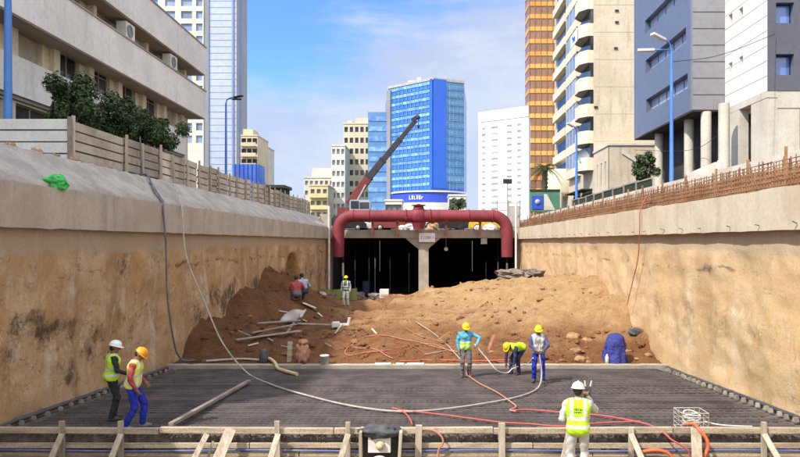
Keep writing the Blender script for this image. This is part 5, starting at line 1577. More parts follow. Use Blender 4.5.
class SDF:
    def __init__(s, lo, hi, h):
        s.h = h; s.org = np.array(lo, float); n = np.ceil((np.array(hi) - s.org) / h).astype(int) + 1
        s.F = np.full(n, 0.5, np.float32); s.best = np.full(n, 9.0, np.float32); s.id = np.zeros(n, np.int16)
    def cap(s, a, b, ra, rb, k, mid, carve=False):
        a, b = np.array(a, float), np.array(b, float); m = max(ra, rb) + k + 3 * s.h
        lo = np.maximum(np.floor((np.minimum(a, b) - m - s.org) / s.h).astype(int), 0)
        hi = np.minimum(np.ceil((np.maximum(a, b) + m - s.org) / s.h).astype(int) + 1, s.F.shape)
        if (hi <= lo).any(): return
        sl = tuple(slice(l, q) for l, q in zip(lo, hi))
        ax = [s.org[q] + s.h * np.arange(lo[q], hi[q]) for q in range(3)]
        X, Y, Z = np.meshgrid(*ax, indexing='ij')
        d = b - a; L2 = max(float(d @ d), 1e-9)
        t = np.clip(((X - a[0]) * d[0] + (Y - a[1]) * d[1] + (Z - a[2]) * d[2]) / L2, 0, 1)
        D = np.sqrt((X - a[0] - t * d[0]) ** 2 + (Y - a[1] - t * d[1]) ** 2 + (Z - a[2] - t * d[2]) ** 2) - (ra + (rb - ra) * t)
        D = D.astype(np.float32); Fv = s.F[sl]
        if carve:
            s.F[sl] = np.maximum(Fv, -D); return
        nb = D < s.best[sl]
        s.best[sl] = np.where(nb, D, s.best[sl]); s.id[sl] = np.where(nb, mid, s.id[sl])
        hh = np.clip(0.5 + 0.5 * (Fv - D) / max(k, 1e-4), 0, 1)
        s.F[sl] = Fv + (D - Fv) * hh - k * hh * (1 - hh)
    def grid(s):
        return np.meshgrid(*[s.org[q] + s.h * np.arange(s.F.shape[q]) for q in range(3)], indexing='ij')
    def build(s, name, keys, parent, idf=None):
        v, f, act = surfnet(s.F, s.org, s.h)
        me = bpy.data.meshes.new(name); me.from_pydata(v.tolist(), [], f.tolist())
        ids = s.id[tuple(act.T)]
        if idf is not None: ids = idf(v, ids)
        for k in keys: me.materials.append(MT[k])
        me.polygons.foreach_set('material_index', ids[f[:, 0]].astype(np.int32))
        me.polygons.foreach_set('use_smooth', [True] * len(f)); me.update()
        o = bpy.data.objects.new(name, me); COL.objects.link(o); o.parent = parent
        sm = o.modifiers.new('smooth', 'SMOOTH'); sm.factor = 0.5; sm.iterations = 2
        return o


def ik(a, b, l1, l2, hint):
    d = b - a; L = min(d.length, (l1 + l2) * .999); dn = d.normalized()
    x = (l1 * l1 - l2 * l2 + L * L) / (2 * L); hgt = math.sqrt(max(l1 * l1 - x * x, 0))
    hn = V(hint) - dn * V(hint).dot(dn)
    return a + dn * x + hn.normalized() * hgt, a + dn * L


def hand(s, wrist, d, nrm, mid, curl=0.5, fine=True, sc=1.0, grip=False):
    """palm, four unequal bent fingers and a thumb from the side of the palm"""
    d = d.normalized(); nrm = (nrm - d * nrm.dot(d)).normalized(); sd = d.cross(nrm)
    pe = wrist + d * .095 * sc
    s.cap(wrist - d * .02, wrist + d * .02, .029, .029, .02, mid)
    for q in (-.022, .0, .022):
        s.cap(wrist + sd * q * .7 + d * .03, pe + sd * q, .020, .0165, .012, mid)
    for q, L in ((-.033, .062), (-.011, .074), (.011, .078), (.033, .068)):
        p = pe + sd * q - d * .005
        for kk, (fr, cu) in enumerate(((.5, .55), (.3, 1.2), (.25, 1.75))):
            ang = cu * curl * (1.5 if grip else 1.0)
            e = p + (d * math.cos(ang) + nrm * math.sin(ang)) * L * fr
            s.cap(p, e, .0105 - kk * .001, .0095 - kk * .001, .004, mid); p = e
    tb = wrist + d * .035 - sd * .032; t1 = tb + (d * .6 - sd * .75 + nrm * .35).normalized() * .045; t2 = t1 + (d * .85 - sd * .15 + nrm * .6).normalized() * .035
    s.cap(tb, t1, .0145, .0125, .010, mid); s.cap(t1, t2, .012, .010, .006, mid)


IDS = ['skin', 'shirt', 'trousers', 'shoe', 'hair', 'eye', 'lip', 'sleeve']


def person(label, loc, rz, mats, helmet=None, vest=None, lean=0.0, hipz=.925, hipy=0.0, feet=((.11, .03, 0), (-.11, -.03, 0)), hands=((.24, .10, .82), (-.24, .10, .82)),
           head=(0, 0), vox=.0085, elbow=((.5, -.6, -.2), (-.5, -.6, -.2)), sides=None, scale=1.0, stripes=True, grip=(False, False), vest_lo=-.06, vest_hi=9.0, print_marks=False, nrm=None, twist=0.0, sit=False, knee_hint=(0, 1, .1)):
    root = thing('person', label, 'person', loc, rz)
    root.scale = (scale,) * 3
    Rl = Matrix.Rotation(-lean, 3, 'X')
    up, fw = Rl @ V((0, 0, 1)), Rl @ V((0, 1, 0))
    Tw = Matrix.Rotation(twist, 3, up)
    rt = Tw @ V((1, 0, 0)); cf = Tw @ fw
    P = V((0, hipy, hipz))
    Hp = Matrix.Rotation(head[1], 3, 'Z') @ Matrix.Rotation(-head[0], 3, 'X')
    hu, hf, hr = Hp @ V((0, 0, 1)), Hp @ V((0, 1, 0)), Hp @ V((1, 0, 0))
    nb = P + up * .50
    Hc = nb + up * .045 + hu * .115 + hf * .012
    pts = [P, nb, Hc + hu * .15, Hc + hf * .15, Hc - hf * .15] + [V((x, y, z)) for x, y, z in hands] + [V((f[0], f[1], f[3] if len(f) > 3 else 0)) for f in feet]
    joints = []
    for i in (0, 1):
        sg = 1 if i == 0 else -1
        f = feet[i]; fz = f[3] if len(f) > 3 else 0.0
        hip = P + V((sg * .092, 0, -.03)); ank = V((f[0], f[1], fz + .085))
        kn, ank = ik(hip, ank, .43, .42, V(knee_hint) + V((sg * .12, 0, 0)))
        sh = P + up * .435 + rt * (sg * .185)
        el, hd = ik(sh, V(hands[i]), .285, .265, Rl @ V(elbow[i]))
        joints.append((sg, f, hip, kn, ank, sh, el, hd)); pts += [kn, el, sh]
    lo = np.min([tuple(p) for p in pts], 0) - .24; hi = np.max([tuple(p) for p in pts], 0) + .24
    s = SDF(lo, hi, vox)
    far = vox > .011
    # trunk
    s.cap(P - rt * .07 + up * .01, P + rt * .07 + up * .01, .112, .112, .03, 2)
    s.cap(P - rt * .05 - cf * .035, P + rt * .05 - cf * .035, .105, .105, .04, 2)
    for q in (-1, 1):
        s.cap(P + up * .10 + rt * q * .058 + cf * .012, P + up * .36 + rt * q * .085, .102, .112, .05, 1)
    s.cap(P + up * .36 - rt * .07 + cf * .03, P + up * .36 + rt * .07 + cf * .03, .095, .095, .05, 1)
    s.cap(P + up * .435 - rt * .145, P + up * .435 + rt * .145, .068, .068, .05, 1)
    s.cap(P + up * .44, nb + up * .0, .085, .062, .05, 1)
    s.cap(nb - up * .02, Hc - hu * .05, .056, .052, .02, 0)
    # head
    s.cap(Hc - hf * .022 + hu * .028, Hc + hf * .022 + hu * .022, .084, .078, .03, 0)
    s.cap(Hc + hf * .018 + hu * .01, Hc + hf * .03 - hu * .055, .073, .055, .03, 0)
    s.cap(Hc + hf * .055 - hu * .085 - hr * .012, Hc + hf * .055 - hu * .085 + hr * .012, .028, .028, .03, 0)
    s.cap(Hc - hf * .034 + hu * .034, Hc + hf * .012 + hu * .052, .083, .073, .015, 4)
    s.cap(Hc - hf * .045 - hu * .025, Hc - hf * .04 + hu * .03, .062, .07, .02, 4)
    for q in (-1, 1):
        s.cap(Hc + hr * q * .079 + hu * .012, Hc + hr * q * .081 - hf * .006 - hu * .022, .016, .011, .006, 0)
        if not far:
            s.cap(Hc + hf * .084 + hr * q * .031 + hu * .006, Hc + hf * .086 + hr * q * .033 + hu * .006, .0125, .0125, .004, 5)
            s.cap(Hc + hf * .088 + hr * q * .016 + hu * .026, Hc + hf * .078 + hr * q * .05 + hu * .026, .009, .007, .006, 4)
    s.cap(Hc + hf * .095 + hu * .004, Hc + hf * .112 - hu * .028, .010, .0155, .010, 0)
    if not far: s.cap(Hc + hf * .086 - hu * .058 - hr * .018, Hc + hf * .086 - hu * .058 + hr * .018, .010, .010, .004, 6)
    for i, (sg, f, hip, kn, ank, sh, el, hd) in enumerate(joints):
        s.cap(hip, kn, .098, .072, .035, 2)
        s.cap(kn, kn.lerp(ank, .45), .070, .069, .02, 2); s.cap(kn.lerp(ank, .45), ank + (kn - ank).normalized() * .01, .069, .064, .02, 2)
        fd = V((math.sin(f[2]), math.cos(f[2]), 0)); fz = ank.z - .085
        if sit: fz = ank.z - .085
        s.cap(ank, ank - V((0, 0, .03)), .052, .05, .015, 3)
        hl = V((ank.x, ank.y, fz + .042)) - fd * .045
        s.cap(hl, hl + fd * .13, .041, .044, .015, 3); s.cap(hl + fd * .10, hl + fd * .205 - V((0, 0, .008)), .044, .032, .02, 3)
        ad = (hd - el).normalized()
        s.cap(sh, el, .068, .052, .03, 7)
        s.cap(el, el.lerp(hd, .86), .052, .039, .02, 7)
        s.cap(el.lerp(hd, .80), hd, .034, .028, .01, 0)
        nn = V(nrm[i]) if nrm else V((-sg, .3, 0))
        if not far: hand(s, hd, ad, nn, 0, .55 if not grip[i] else .9, grip=grip[i])
        else:
            s.cap(hd, hd + ad * .08, .032, .03, .02, 0); s.cap(hd + ad * .08, hd + ad * .15, .028, .018, .015, 0)
            s.cap(hd + ad * .03, hd + ad * .08 + nn.normalized() * .05, .015, .012, .008, 0)
    # cloth folds
    X, Y, Z = s.grid()
    fold = (np.sin(X * 31 + Z * 23 + 1.3 * np.sin(Y * 27 + Z * 9)) + np.sin(Z * 44 + Y * 29 + 2 * np.sin(X * 17))) * .5
    cl = np.isin(s.id, (1, 2, 7))
    s.F += np.where(cl, fold * .0085, 0).astype(np.float32)
    body = s.build('body', [mats.get(k, {'skin': 'skin', 'hair': 'hair', 'eye': 'eye', 'lip': 'lip'}.get(k)) for k in IDS], root)
    if vest:
        v_ = SDF(lo, hi, max(vox, .009))
        e = .021
        v_.cap(P - rt * .07 + up * .02, P + rt * .07 + up * .02, .112 + e, .112 + e, .03, 0)
        v_.cap(P - rt * .05 - cf * .035 + up * .02, P + rt * .05 - cf * .035 + up * .02, .105 + e, .105 + e, .04, 0)
        for q in (-1, 1): v_.cap(P + up * .10 + rt * q * .06 + cf * .012, P + up * .36 + rt * q * .088, .104 + e, .112 + e, .05, 0)
        v_.cap(P + up * .36 - rt * .07 + cf * .03, P + up * .36 + rt * .07 + cf * .03, .095 + e, .095 + e, .05, 0)
        v_.cap(P + up * .435 - rt * .135, P + up * .435 + rt * .135, .068 + e, .068 + e, .04, 0)
        v_.cap(P + up * .44, nb - up * .03, .085 + e, .066 + e, .04, 0)
        X, Y, Z = v_.grid()
        hgt = (X - P.x) * up.x + (Y - P.y) * up.y + (Z - P.z) * up.z
        lat = (X - P.x) * rt.x + (Y - P.y) * rt.y + (Z - P.z) * rt.z
        fr = (X - P.x) * cf.x + (Y - P.y) * cf.y + (Z - P.z) * cf.z
        fold = np.sin(lat * 38 + hgt * 16 + np.sin(hgt * 30)) * .005
        v_.F = np.maximum(np.maximum(v_.F + fold, vest_lo - hgt), np.maximum(np.abs(lat) - .215, hgt - vest_hi)).astype(np.float32)
        # neck opening with a V in front
        v_.F = np.maximum(v_.F, .075 - np.sqrt(lat ** 2 + fr ** 2) - np.clip(.46 - hgt, 0, 1) * 2.0 * np.ones_like(lat)).astype(np.float32)
        vv = np.array([P.x, P.y, P.z])
        def stripes_id(v, ids):
            q = v - vv; hg = q @ np.array(up); la = q @ np.array(rt); frr = q @ np.array(cf)
            r_ = np.zeros(len(v), np.int16)
            if stripes:
                r_[((hg > .03) & (hg < .085)) | ((hg > .165) & (hg < .22)) | ((np.abs(np.abs(la) - .115) < .028) & (hg > .22))] = 1
            if print_marks:
                on = (frr < 0) & (np.abs(la) < .07) & (((hg > .33) & (hg < .365)) | ((hg > .285) & (hg < .315))) & (np.sin(la * 190 + (hg > .32) * 2) > -.55)
                r_[on] = 2
            return r_
        vo = v_.build('vest', [vest, 'silver', 'vest_ink'] if print_marks else [vest, 'silver'], root, stripes_id)
    if helmet:
        m = MB(); n = 28
        prof = []
        rings = []
        for i in range(9):
            t_ = i / 8 * math.pi / 2
            rings.append((math.cos(t_), math.sin(t_)))
        vs = []
        C0 = Hc + hu * .040 - hf * .004
        for c_, s_ in rings:
            for j in range(n):
                a = 2 * math.pi * j / n
                rid = 1 + .035 * max(0, math.cos(2 * a)) ** 3 * s_
                vs.append(C0 + hr * (.108 * c_ * math.sin(a)) + hf * (.126 * c_ * math.cos(a)) + hu * (.108 * s_ * rid))
        m.add(vs, [(i * n + j, i * n + (j + 1) % n, (i + 1) * n + (j + 1) % n, (i + 1) * n + j) for i in range(8) for j in range(n)], helmet, True)
        m2 = MB(); vs = []
        for j in range(n):
            a = 2 * math.pi * j / n; vis = max(0, math.cos(a)) ** 2 * .05 + .012
            for rr, dz_ in ((-.004, .006), (vis, -.004 - max(0, math.cos(a)) * .012), (vis, -.010 - max(0, math.cos(a)) * .012), (-.006, -.006)):
                vs.append(C0 + hr * ((.108 + rr) * math.sin(a)) + hf * ((.126 + rr) * math.cos(a)) + hu * dz_)
        m2.add(vs, [(j * 4 + q, ((j + 1) % n) * 4 + q, ((j + 1) % n) * 4 + (q + 1) % 4, j * 4 + (q + 1) % 4) for j in range(n) for q in range(4)], helmet, True)
        m.add(vs, [], helmet)
        hm = m.build('helmet', root); b_ = m2.build('brim', hm)
        m3 = MB(); m3.tube([C0 + hf * (.122 * math.cos(t_)) + hu * (.112 * math.sin(t_) + .002) for t_ in np.linspace(.25, math.pi - .25, 14)], .012, helmet, 6); m3.build('ridge', hm)
    root['joints'] = [tuple(root.matrix_world @ q) if False else tuple(q) for j_ in joints for q in (j_[6], j_[7])]
    return root


def local(root, p):
    return Matrix.Translation(root.location) @ Matrix.Rotation(root.rotation_euler.z, 4, 'Z') @ (V(p) * root.scale.x)


# floor standing level: on top of the steel mat
def on_mat(px, py):
    p = hit(px, py); return V((p.x, p.y, floor_z(p.y) - .012))


# rotation: rz turns the figure's +Y; -90 deg faces the photograph's right
p1 = on_mat(111.5, 419.5)
w1 = person('person in white helmet and lime vest over black clothes, standing behind the red-sleeved worker', p1, R(-52), dict(shirt='cloth_black', sleeve='cloth_black', trousers='cloth_black', shoe='boot'),
            'hat_white', 'lime', lean=.06, hipz=.94, hands=((.20, .28, 1.02), (-.25, .06, .82)), head=(.25, -.2), feet=((.10, -.02, .1), (-.10, .06, -.1)))
p2 = on_mat(131, 428.5)
w2 = person('person in orange helmet, yellow vest, red sleeves and royal blue trousers, looking down', p2, R(-80), dict(shirt='cloth_red', sleeve='cloth_red', trousers='cloth_blue', shoe='boot_pale'),
            'hat_orange', 'yellow_vest', lean=.10, hands=((.19, .16, .84), (-.17, .24, .92)), head=(.75, .0), feet=((.10, -.09, .1), (-.09, .20, -.25)), hipz=.915, hipy=.04)
p3 = on_mat(465.5, 376.5)
w3 = person('person in yellow helmet and cyan jacket with one elbow raised, holding a pale cable', p3, R(185), dict(shirt='cloth_cyan', sleeve='cloth_cyan', trousers='cloth_grey', shoe='boot'),
            'hat_yellow', 'lime', lean=.08, hands=((.22, .10, .84), (-.32, .22, 1.02)), elbow=((.6, -.6, -.1), (-.9, -.3, .5)), head=(.45, .0), vest_lo=-.07, vest_hi=.20, feet=((.11, .03, .2), (-.12, -.04, -.2)), grip=(False, True))
p4 = on_mat(514.5, 374)
w4 = person('person bent right over in a yellow-lime vest, hands down at a pale cable', p4, R(128), dict(shirt='cloth_navy', sleeve='cloth_navy', trousers='cloth_navy', shoe='boot'),
            'hat_yellow', 'lime', lean=1.45, hipz=.84, hipy=-.30, hands=((.20, .20, .22), (-.17, .24, .18)), elbow=((.8, -.2, .3), (-.8, -.2, .3)), head=(1.25, .1), feet=((.14, .02, .2), (-.14, -.05, -.2)), stripes=False)
p5 = on_mat(538.5, 382)
w5 = person('person in yellow helmet, grey-white vest and purple sleeves, gripping an upright hose', p5, R(168), dict(shirt='cloth_purple', sleeve='cloth_purple', trousers='cloth_blue', shoe='boot'),
            'hat_yellow', 'grey_vest', lean=.10, hands=((.05, .34, 1.00), (-.14, .36, .98)), elbow=((.9, -.3, -.1), (-.9, -.3, -.1)), head=(.35, .1), feet=((.13, -.04, .25), (-.13, .12, -.15)), grip=(True, True))
p6 = V(((578 - VX) / F * 11.1, 11.1, -4.3))
w6 = person('person seen from behind in white helmet, lime vest and white sleeves, raising a dark device', p6, R(-8), dict(shirt='cloth_white', sleeve='cloth_white', trousers='cloth_white', shoe='boot'),
            'hat_white', 'lime', lean=.05, hands=((.19, .31, 1.42), (-.17, .25, 1.02)), elbow=((.55, -.3, -.9), (-.45, -.5, -.5)), head=(.12, -.25), vest_lo=-.10, print_marks=True, vox=.0075, grip=(True, False), scale=1.04, nrm=((0, 1, .2), (1, .3, 0)), feet=((.12, .02, .1), (-.12, -.03, -.1)))
q7 = hit(346, 306.5, d0=30)
w7 = person('person far off in yellow helmet, dark green vest and pale trousers near the tunnel mouth', q7, R(175), dict(shirt='cloth_white', sleeve='cloth_pale', trousers='cloth_white', shoe='boot'),
            'hat_yellow', 'green_vest', vox=.014, hands=((.24, .10, .84), (-.24, .10, .84)))
q8 = hit(297, 302, d0=30); q9 = hit(304, 300.5, d0=30)
sitk = dict(vox=.014, hipz=.34, lean=.35, feet=((.16, .42, .1), (-.14, .46, -.1)), head=(.5, 0), knee_hint=(0, .4, 1), elbow=((.6, -.4, -.3), (-.6, -.4, -.3)), hands=((.16, .42, .52), (-.14, .44, .52)))
w8 = person('person crouching in a bright red shirt by the hollow in the shaded wall', q8 + V((0, 0, -.02)), R(20), dict(shirt='cloth_red', sleeve='cloth_red', trousers='cloth_grey', shoe='boot'), None, None, scale=1.25, **sitk)
w9 = person('person crouching in a pale blue shirt beside the red-shirted one', q9 + V((0, 0, -.02)), R(35), dict(shirt='cloth_pale', sleeve='cloth_pale', trousers='cloth_navy', shoe='boot'), None, None, scale=1.25, **sitk)

# dark device held by the worker in front
hp = local(w6, w6['joints'][1])
o = wthing('surveying_device', 'dark hand-held device with two pale prongs, raised by the worker seen from behind', 'device', (hp.x, hp.y, hp.z))
m = MB(); m.box(hp + V((.015, .06, .07)), (.13, .09, .20), 'dark_plastic'); part(m, 'housing', o, .012)
for q in (-.035, .055):
    m = MB(); m.tube([hp + V((.015 + q, .06, .16)), hp + V((.015 + q * 1.4, .05, .27))], [.016, .013], 'kerb', 8); part(m, 'prong', o)

# ------------------------------------------------------------------ hoses and cables
def hose(name, label, pts, r, key, cat='hose', n=7, sm=6):
    m = MB(); m.tube(smooth_path(pts, sm), r, key, n)
    return tag(m.build(name), label, cat)


def H(*pxs, lift=.05):
    return [hit(a, b, lift) for a, b in pxs]


c1 = [V((-10.6, 22.8, 2.45)), V((-10.1, 22.4, 2.40)), V((-9.3, 21.2, 1.68)), V((-8.80, 20.6, 1.32)), V((-8.72, 20.5, .9))] + [W(166, 245, 20.55), W(167, 290, 20.6), W(171, 325, 20.8), W(176, 350, 21.2), W(183, 360, 21.6)] + H((196, 362), (212, 362))
hose('hanging_cable', 'dark grey cable hanging over the shaded beam down to its foot', c1, .032, 'grey_cable', 'cable')
c1b = [V((-10.65, 23.0, 3.9)), V((-10.5, 22.9, 2.5)), V((-9.6, 21.7, 1.95)), V((-8.85, 20.8, 1.36))]
hose('hanging_cable', 'short thin cable dropping over the fence beside the dark grey one', c1b, .025, 'grey_cable', 'cable')
h5 = (local(w5, w5['joints'][1]) + local(w5, w5['joints'][3])) / 2
c2 = [V((-9.9, 24.0, 2.35)), V((-8.72, 22.0, 1.30)), W(186, 255, 21.4), W(205, 303, 21.0), W(222, 342, 20.7)] + H((246, 373), (272, 386), (305, 396), (350, 407), (397, 413), (440, 411), (490, 404), (522, 397), (538, 389), lift=.03) + [V((h5.x + .04, h5.y - .10, floor_z(h5.y) + .3)), V((h5.x, h5.y, h5.z - .12)), h5 + V((0, .0, .05)), h5 + V((.02, .02, .22))]
hose('concrete_hose', 'long pale dusty hose from the shaded coping across the mat to the grey-vested worker', c2, .025, 'pale_hose')
h3 = local(w3, w3['joints'][3])
d3 = V((h3.x, h3.y - .02, h3.z - .04))
h4 = local(w4, w4['joints'][3])
hose('slack_cable', 'pale slack cable looping from the cyan-jacketed worker to the bent-over one', [d3 + V((-.05, .12, .05)), d3, W(488, 360, d3.y - .05), W(497, 370.5, d3.y - .1), W(507, 373, h4.y - .1), V((h4.x, h4.y - .02, h4.z - .08)), W(527, 364, h4.y + .2), W(533, 358, p5.y - .3)], .017, 'white_paint', 'cable')
hose('faded_hose', 'faded pink hose from the feet of the cyan-jacketed worker towards the red hoses', [V((p3.x, p3.y - .05, p3.z + .35)), V((p3.x + .04, p3.y - .12, p3.z + .08))] + H((470, 378), (480, 385), (496, 393), (509, 402), (516, 408), (510, 411.5), (516, 413), lift=.03), .02, 'pink_hose')
hose('red_hose', 'red hose with a kink running over the mat behind the white-helmeted worker', H((512, 412), (530, 411.5), (560, 414), (600, 417), (630, 422), (650, 427), lift=.035) + [W(664, 433, Y_STOP - .1), W(672, 440, Y_STOP - .25), W(684, 447, Y_STOP - .3), W(690, 455, Y_STOP - .3), W(691, 470, Y_STOP - .3)], .020, 'red_hose')
hose('red_hose', 'long straight red hose across the mat to the feet side of the seen-from-behind worker', H((392, 410), (405, 412), (442, 416.5), (470, 420), (500, 424), (530, 426), (560, 428), (600, 425), (640, 423), lift=.035), .017, 'red_hose')
hose('red_hose', 'short red hose tail bending down towards the top plank near the boxed clamp', H((393, 409.5), (404, 414), (410, 421), (412, 426), lift=.035), .02, 'red_hose')
hose('pink_hose', 'thin pale pink loop hanging on the timber stop end right of the short post', [W(418, 429, Y_STOP - .1), W(432, 430, Y_STOP - .1), W(441, 436, Y_STOP - .12), W(443, 443, Y_STOP - .13), W(439, 449, Y_STOP - .13), W(437, 460, Y_STOP - .13)], .02, 'pink_hose')
hose('orange_hose', 'thick orange hose dropping from the wire basket over the timber stop end', [W(686, 424, Y_STOP + .15), W(694, 424, Y_STOP + .0), W(699, 430, Y_STOP - .16), W(706, 438, Y_STOP - .22), W(708, 447, Y_STOP - .24), W(704, 458, Y_STOP - .25), W(703, 470, Y_STOP - .25)], .036, 'orange_hose')
hose('orange_hose', 'short orange hose stub low on the timber stop end left of the wire basket', [W(640, 452, Y_STOP - .12), W(655, 450, Y_STOP - .14), W(668, 453, Y_STOP - .16), W(675, 462, Y_STOP - .16)], .035, 'orange_hose')
hose('orange_cable', 'thin orange cable hanging down the sunlit wall from the rusty bars', [V((8.95, 25.2, 2.1)), V((8.4, 23.6, 1.9)), V((7.93, 23.2, 1.25)), V((7.93, 23.3, .5))] + [W(638, 258, 23.7), W(633, 280, 24.3), W(627, 305, 24.9)], .018, 'red_hose', 'cable')
lp = H((460, 354), (440, 350), (420, 345), (400, 341), (385, 338), (368, 338), (358, 342), (352, 347), (358, 350), (372, 350), (380, 353), (388, 358), (393, 360), lift=.05)
hose('air_line', 'thin orange-red line looping over the soil left of the cyan-jacketed worker', lp, .016, 'pink_hose')
hose('air_line', 'thin salmon line curling low on the soil near the far concrete strip', H((452, 353), (430, 347), (405, 348), (385, 352), (365, 355), (350, 357), (345, 354), (349, 349), (358, 347), lift=.05), .014, 'pink_hose')
hose('pale_cable', 'pale cable running down the soil slope to the cyan-jacketed worker', H((416, 323), (430, 332), (445, 345), (456, 356), (463, 364), lift=.04), .018, 'pale_hose', 'cable')
hose('pale_cable', 'thin pale cable crossing the others on the soil behind the cyan-jacketed worker', H((424, 356), (440, 353), (452, 352), (462, 358), lift=.04), .014, 'pale_hose', 'cable')
hose('orange_rope', 'bright orange rope lying along the soil foot behind the far concrete strip', H((400, 362), (425, 361), (450, 361.5), (480, 362), (510, 361), lift=.03), .018, 'orange_hose', 'rope')
hose('cream_hose', 'stiff cream hose end curling from the soil onto the mat left of the far strip', H((263, 362), (270, 362), (275, 366), lift=.1) + H((278, 370), (286, 373), (297, 376), lift=.05), .06, 'cream_hose')
hose('white_hose', 'thin white pipe along the foot of the soil left of the cream hose', H((206, 363), (225, 362), (245, 361), (262, 362), lift=.06), .04, 'pale_hose')

# ------------------------------------------------------------------ things lying on the soil
def board(name, label, a, b, wd, th, key, cat, la=.06, lb=.06, d0=21.0, roll=0.0):
    p, q = hit(*a, la, d0), hit(*b, lb, d0)
    m = MB(); m.beam(p, q, wd, th, key, up=(roll, 0, 1)); return tag(m.build(name, None, .004), label, cat)


def pipe(name, label, a, b, r, key, cat, la=.1, lb=.1):
    p, q = hit(*a, la), hit(*b, lb)
    m = MB(); m.tube([p, p.lerp(q, .5), q], r, key, 10); return tag(m.build(name), label, cat)


board('board', 'long pale board lying lowest in the debris heap left', (236, 344), (301, 338), .18, .04, 'timber_old', 'board', .12, .25)
board('board', 'second pale board just above the lowest one in the debris heap', (252, 339), (296, 332), .14, .04, 'timber_old', 'board', .2, .3)
board('board', 'short pale plank alone above the debris heap, near the crouching pair', (303, 306), (316, 311), .25, .05, 'kerb', 'board', .1, .1)
board('board', 'thin pale lath lying on the dark soil below the crouching pair', (279, 313.5), (296, 317), .09, .05, 'kerb', 'board', .1, .1)
board('board', 'small board leaning out of the debris heap beside the grey sheet', (286, 337), (300, 326), .09, .05, 'timber_old', 'board', .1, .55)
pipe('debris_pipe', 'long pale pipe lying level behind the debris heap', (257, 327), (300, 327), .045, 'timber_old', 'pipe', .1, .25)
pipe('debris_pipe', 'pale pipe running right from the debris heap towards the white elbow', (297, 329), (334, 328), .05, 'timber_old', 'pipe', .2, .12)
o_p = hit(293, 325, .4)
m = MB(); gx, gy = 9, 7; vs = []
for i in range(gx):
    for j in range(gy):
        u, v = i / (gx - 1) - .5, j / (gy - 1) - .5
        p = o_p + V((u * 1.05, v * .9, u * .22 + v * .35 + .06 * math.sin(u * 7 + v * 4) + .05 * noise.noise(V((u * 4, v * 4, 3)))))
        vs.append(p)
fs = [(i * gy + j, (i + 1) * gy + j, (i + 1) * gy + j + 1, i * gy + j + 1) for i in range(gx - 1) for j in range(gy - 1)]
m.add(vs, fs, 'sheet_grey', True); so = m.build('metal_sheet'); so.modifiers.new('s', 'SOLIDIFY').thickness = .03
tag(so, 'bent grey sheet lying on top of the debris heap', 'sheet')
a = hit(338, 328)
o = wthing('pipe_fitting', 'white pipe fitting with an upright stub on the soil right of the debris heap', 'pipe', tuple(a))
m = MB(); m.tube([a + V((-.25, 0, .12)), a + V((.45, 0, .12))], .08, 'white_paint', 12); part(m, 'pipe', o)
m = MB(); m.tube([a + V((.45, 0, .08)), a + V((.52, 0, .45))], .07, 'white_paint', 12); part(m, 'stub', o)
m = MB(); m.box(a + V((-.1, 0, .14)), (.34, .26, .24), 'white_paint'); part(m, 'collar', o, .03)
a = hit(288.5, 364)
m = MB(); m.beam(a + V((0, .1, -.1)), a + V((-.02, .35, .72)), .17, .05, 'timber', up=(0, 1, 0)); tag(m.build('board_stub', None, .004), 'short brown board standing upright beside the orange bag at the soil foot', 'board')
a = hit(302, 363)
o = wthing('orange_sack', 'crumpled orange-pink sack standing at the soil foot behind the mat', 'sack', tuple(a))
m = MB(); m.blob(a + V((0, .12, .30)), (.24, .2, .36), 'orange_bag', 5, .45, 22, 16, True, 2.4); part(m, 'body', o)
m = MB(); m.blob(a + V((.02, .12, .68)), (.17, .13, .10), 'orange_bag', 9, .6, 16, 10, True, 2.6); part(m, 'neck', o)
a = hit(263, 364)
m = MB(); m.lathe([(0, .52), (.10, .5), (.14, .44), (.17, .05), (.15, 0), (0, 0)], a + V((0, .1, -.02)), 'dark_plastic', 16); tag(m.build('plastic_can'), 'dark grey plastic can at the soil foot left of the brown board', 'can')
a = hit(324.5, 366)
o = wthing('white_bucket', 'white bucket standing at the edge of the far concrete strip', 'bucket', tuple(a))
m = MB(); m.lathe([(0, 0), (.13, 0), (.16, .34), (.165, .34), (.165, .37), (.14, .37), (.12, .06), (0, .06)], a, 'white_paint', 20); part(m, 'pail', o)
m = MB(); m.tube([a + V((.165 * math.cos(t_), -.06 * math.sin(t_) , .36 - .10 * math.sin(t_))) for t_ in np.linspace(0, math.pi, 12)], .007, 'black', 5); part(m, 'handle', o)
# pale strips on the far strip
rc = random.Random(12)
for k, (p0_, p1_) in enumerate((((375, 367), (391, 367.5)), ((396, 367.5), (404, 367.5)), ((407, 367.5), (424, 367.5)))):
    a, b = W(p0_[0], 0, Y_KERB + .12), W(p1_[0], 0, Y_KERB + .12)
    z_ = floor_z(Y_KERB) + .13
    m = MB(); m.beam((a.x, a.y, z_), (b.x, b.y, z_ + .005), .12, .05, 'white_paint'); tag(m.build('lath_strip', None, .004), ('left pale strip lying on the far concrete strip', 'short middle pale strip lying on the far concrete strip', 'right pale strip lying on the far concrete strip')[k], 'strip')
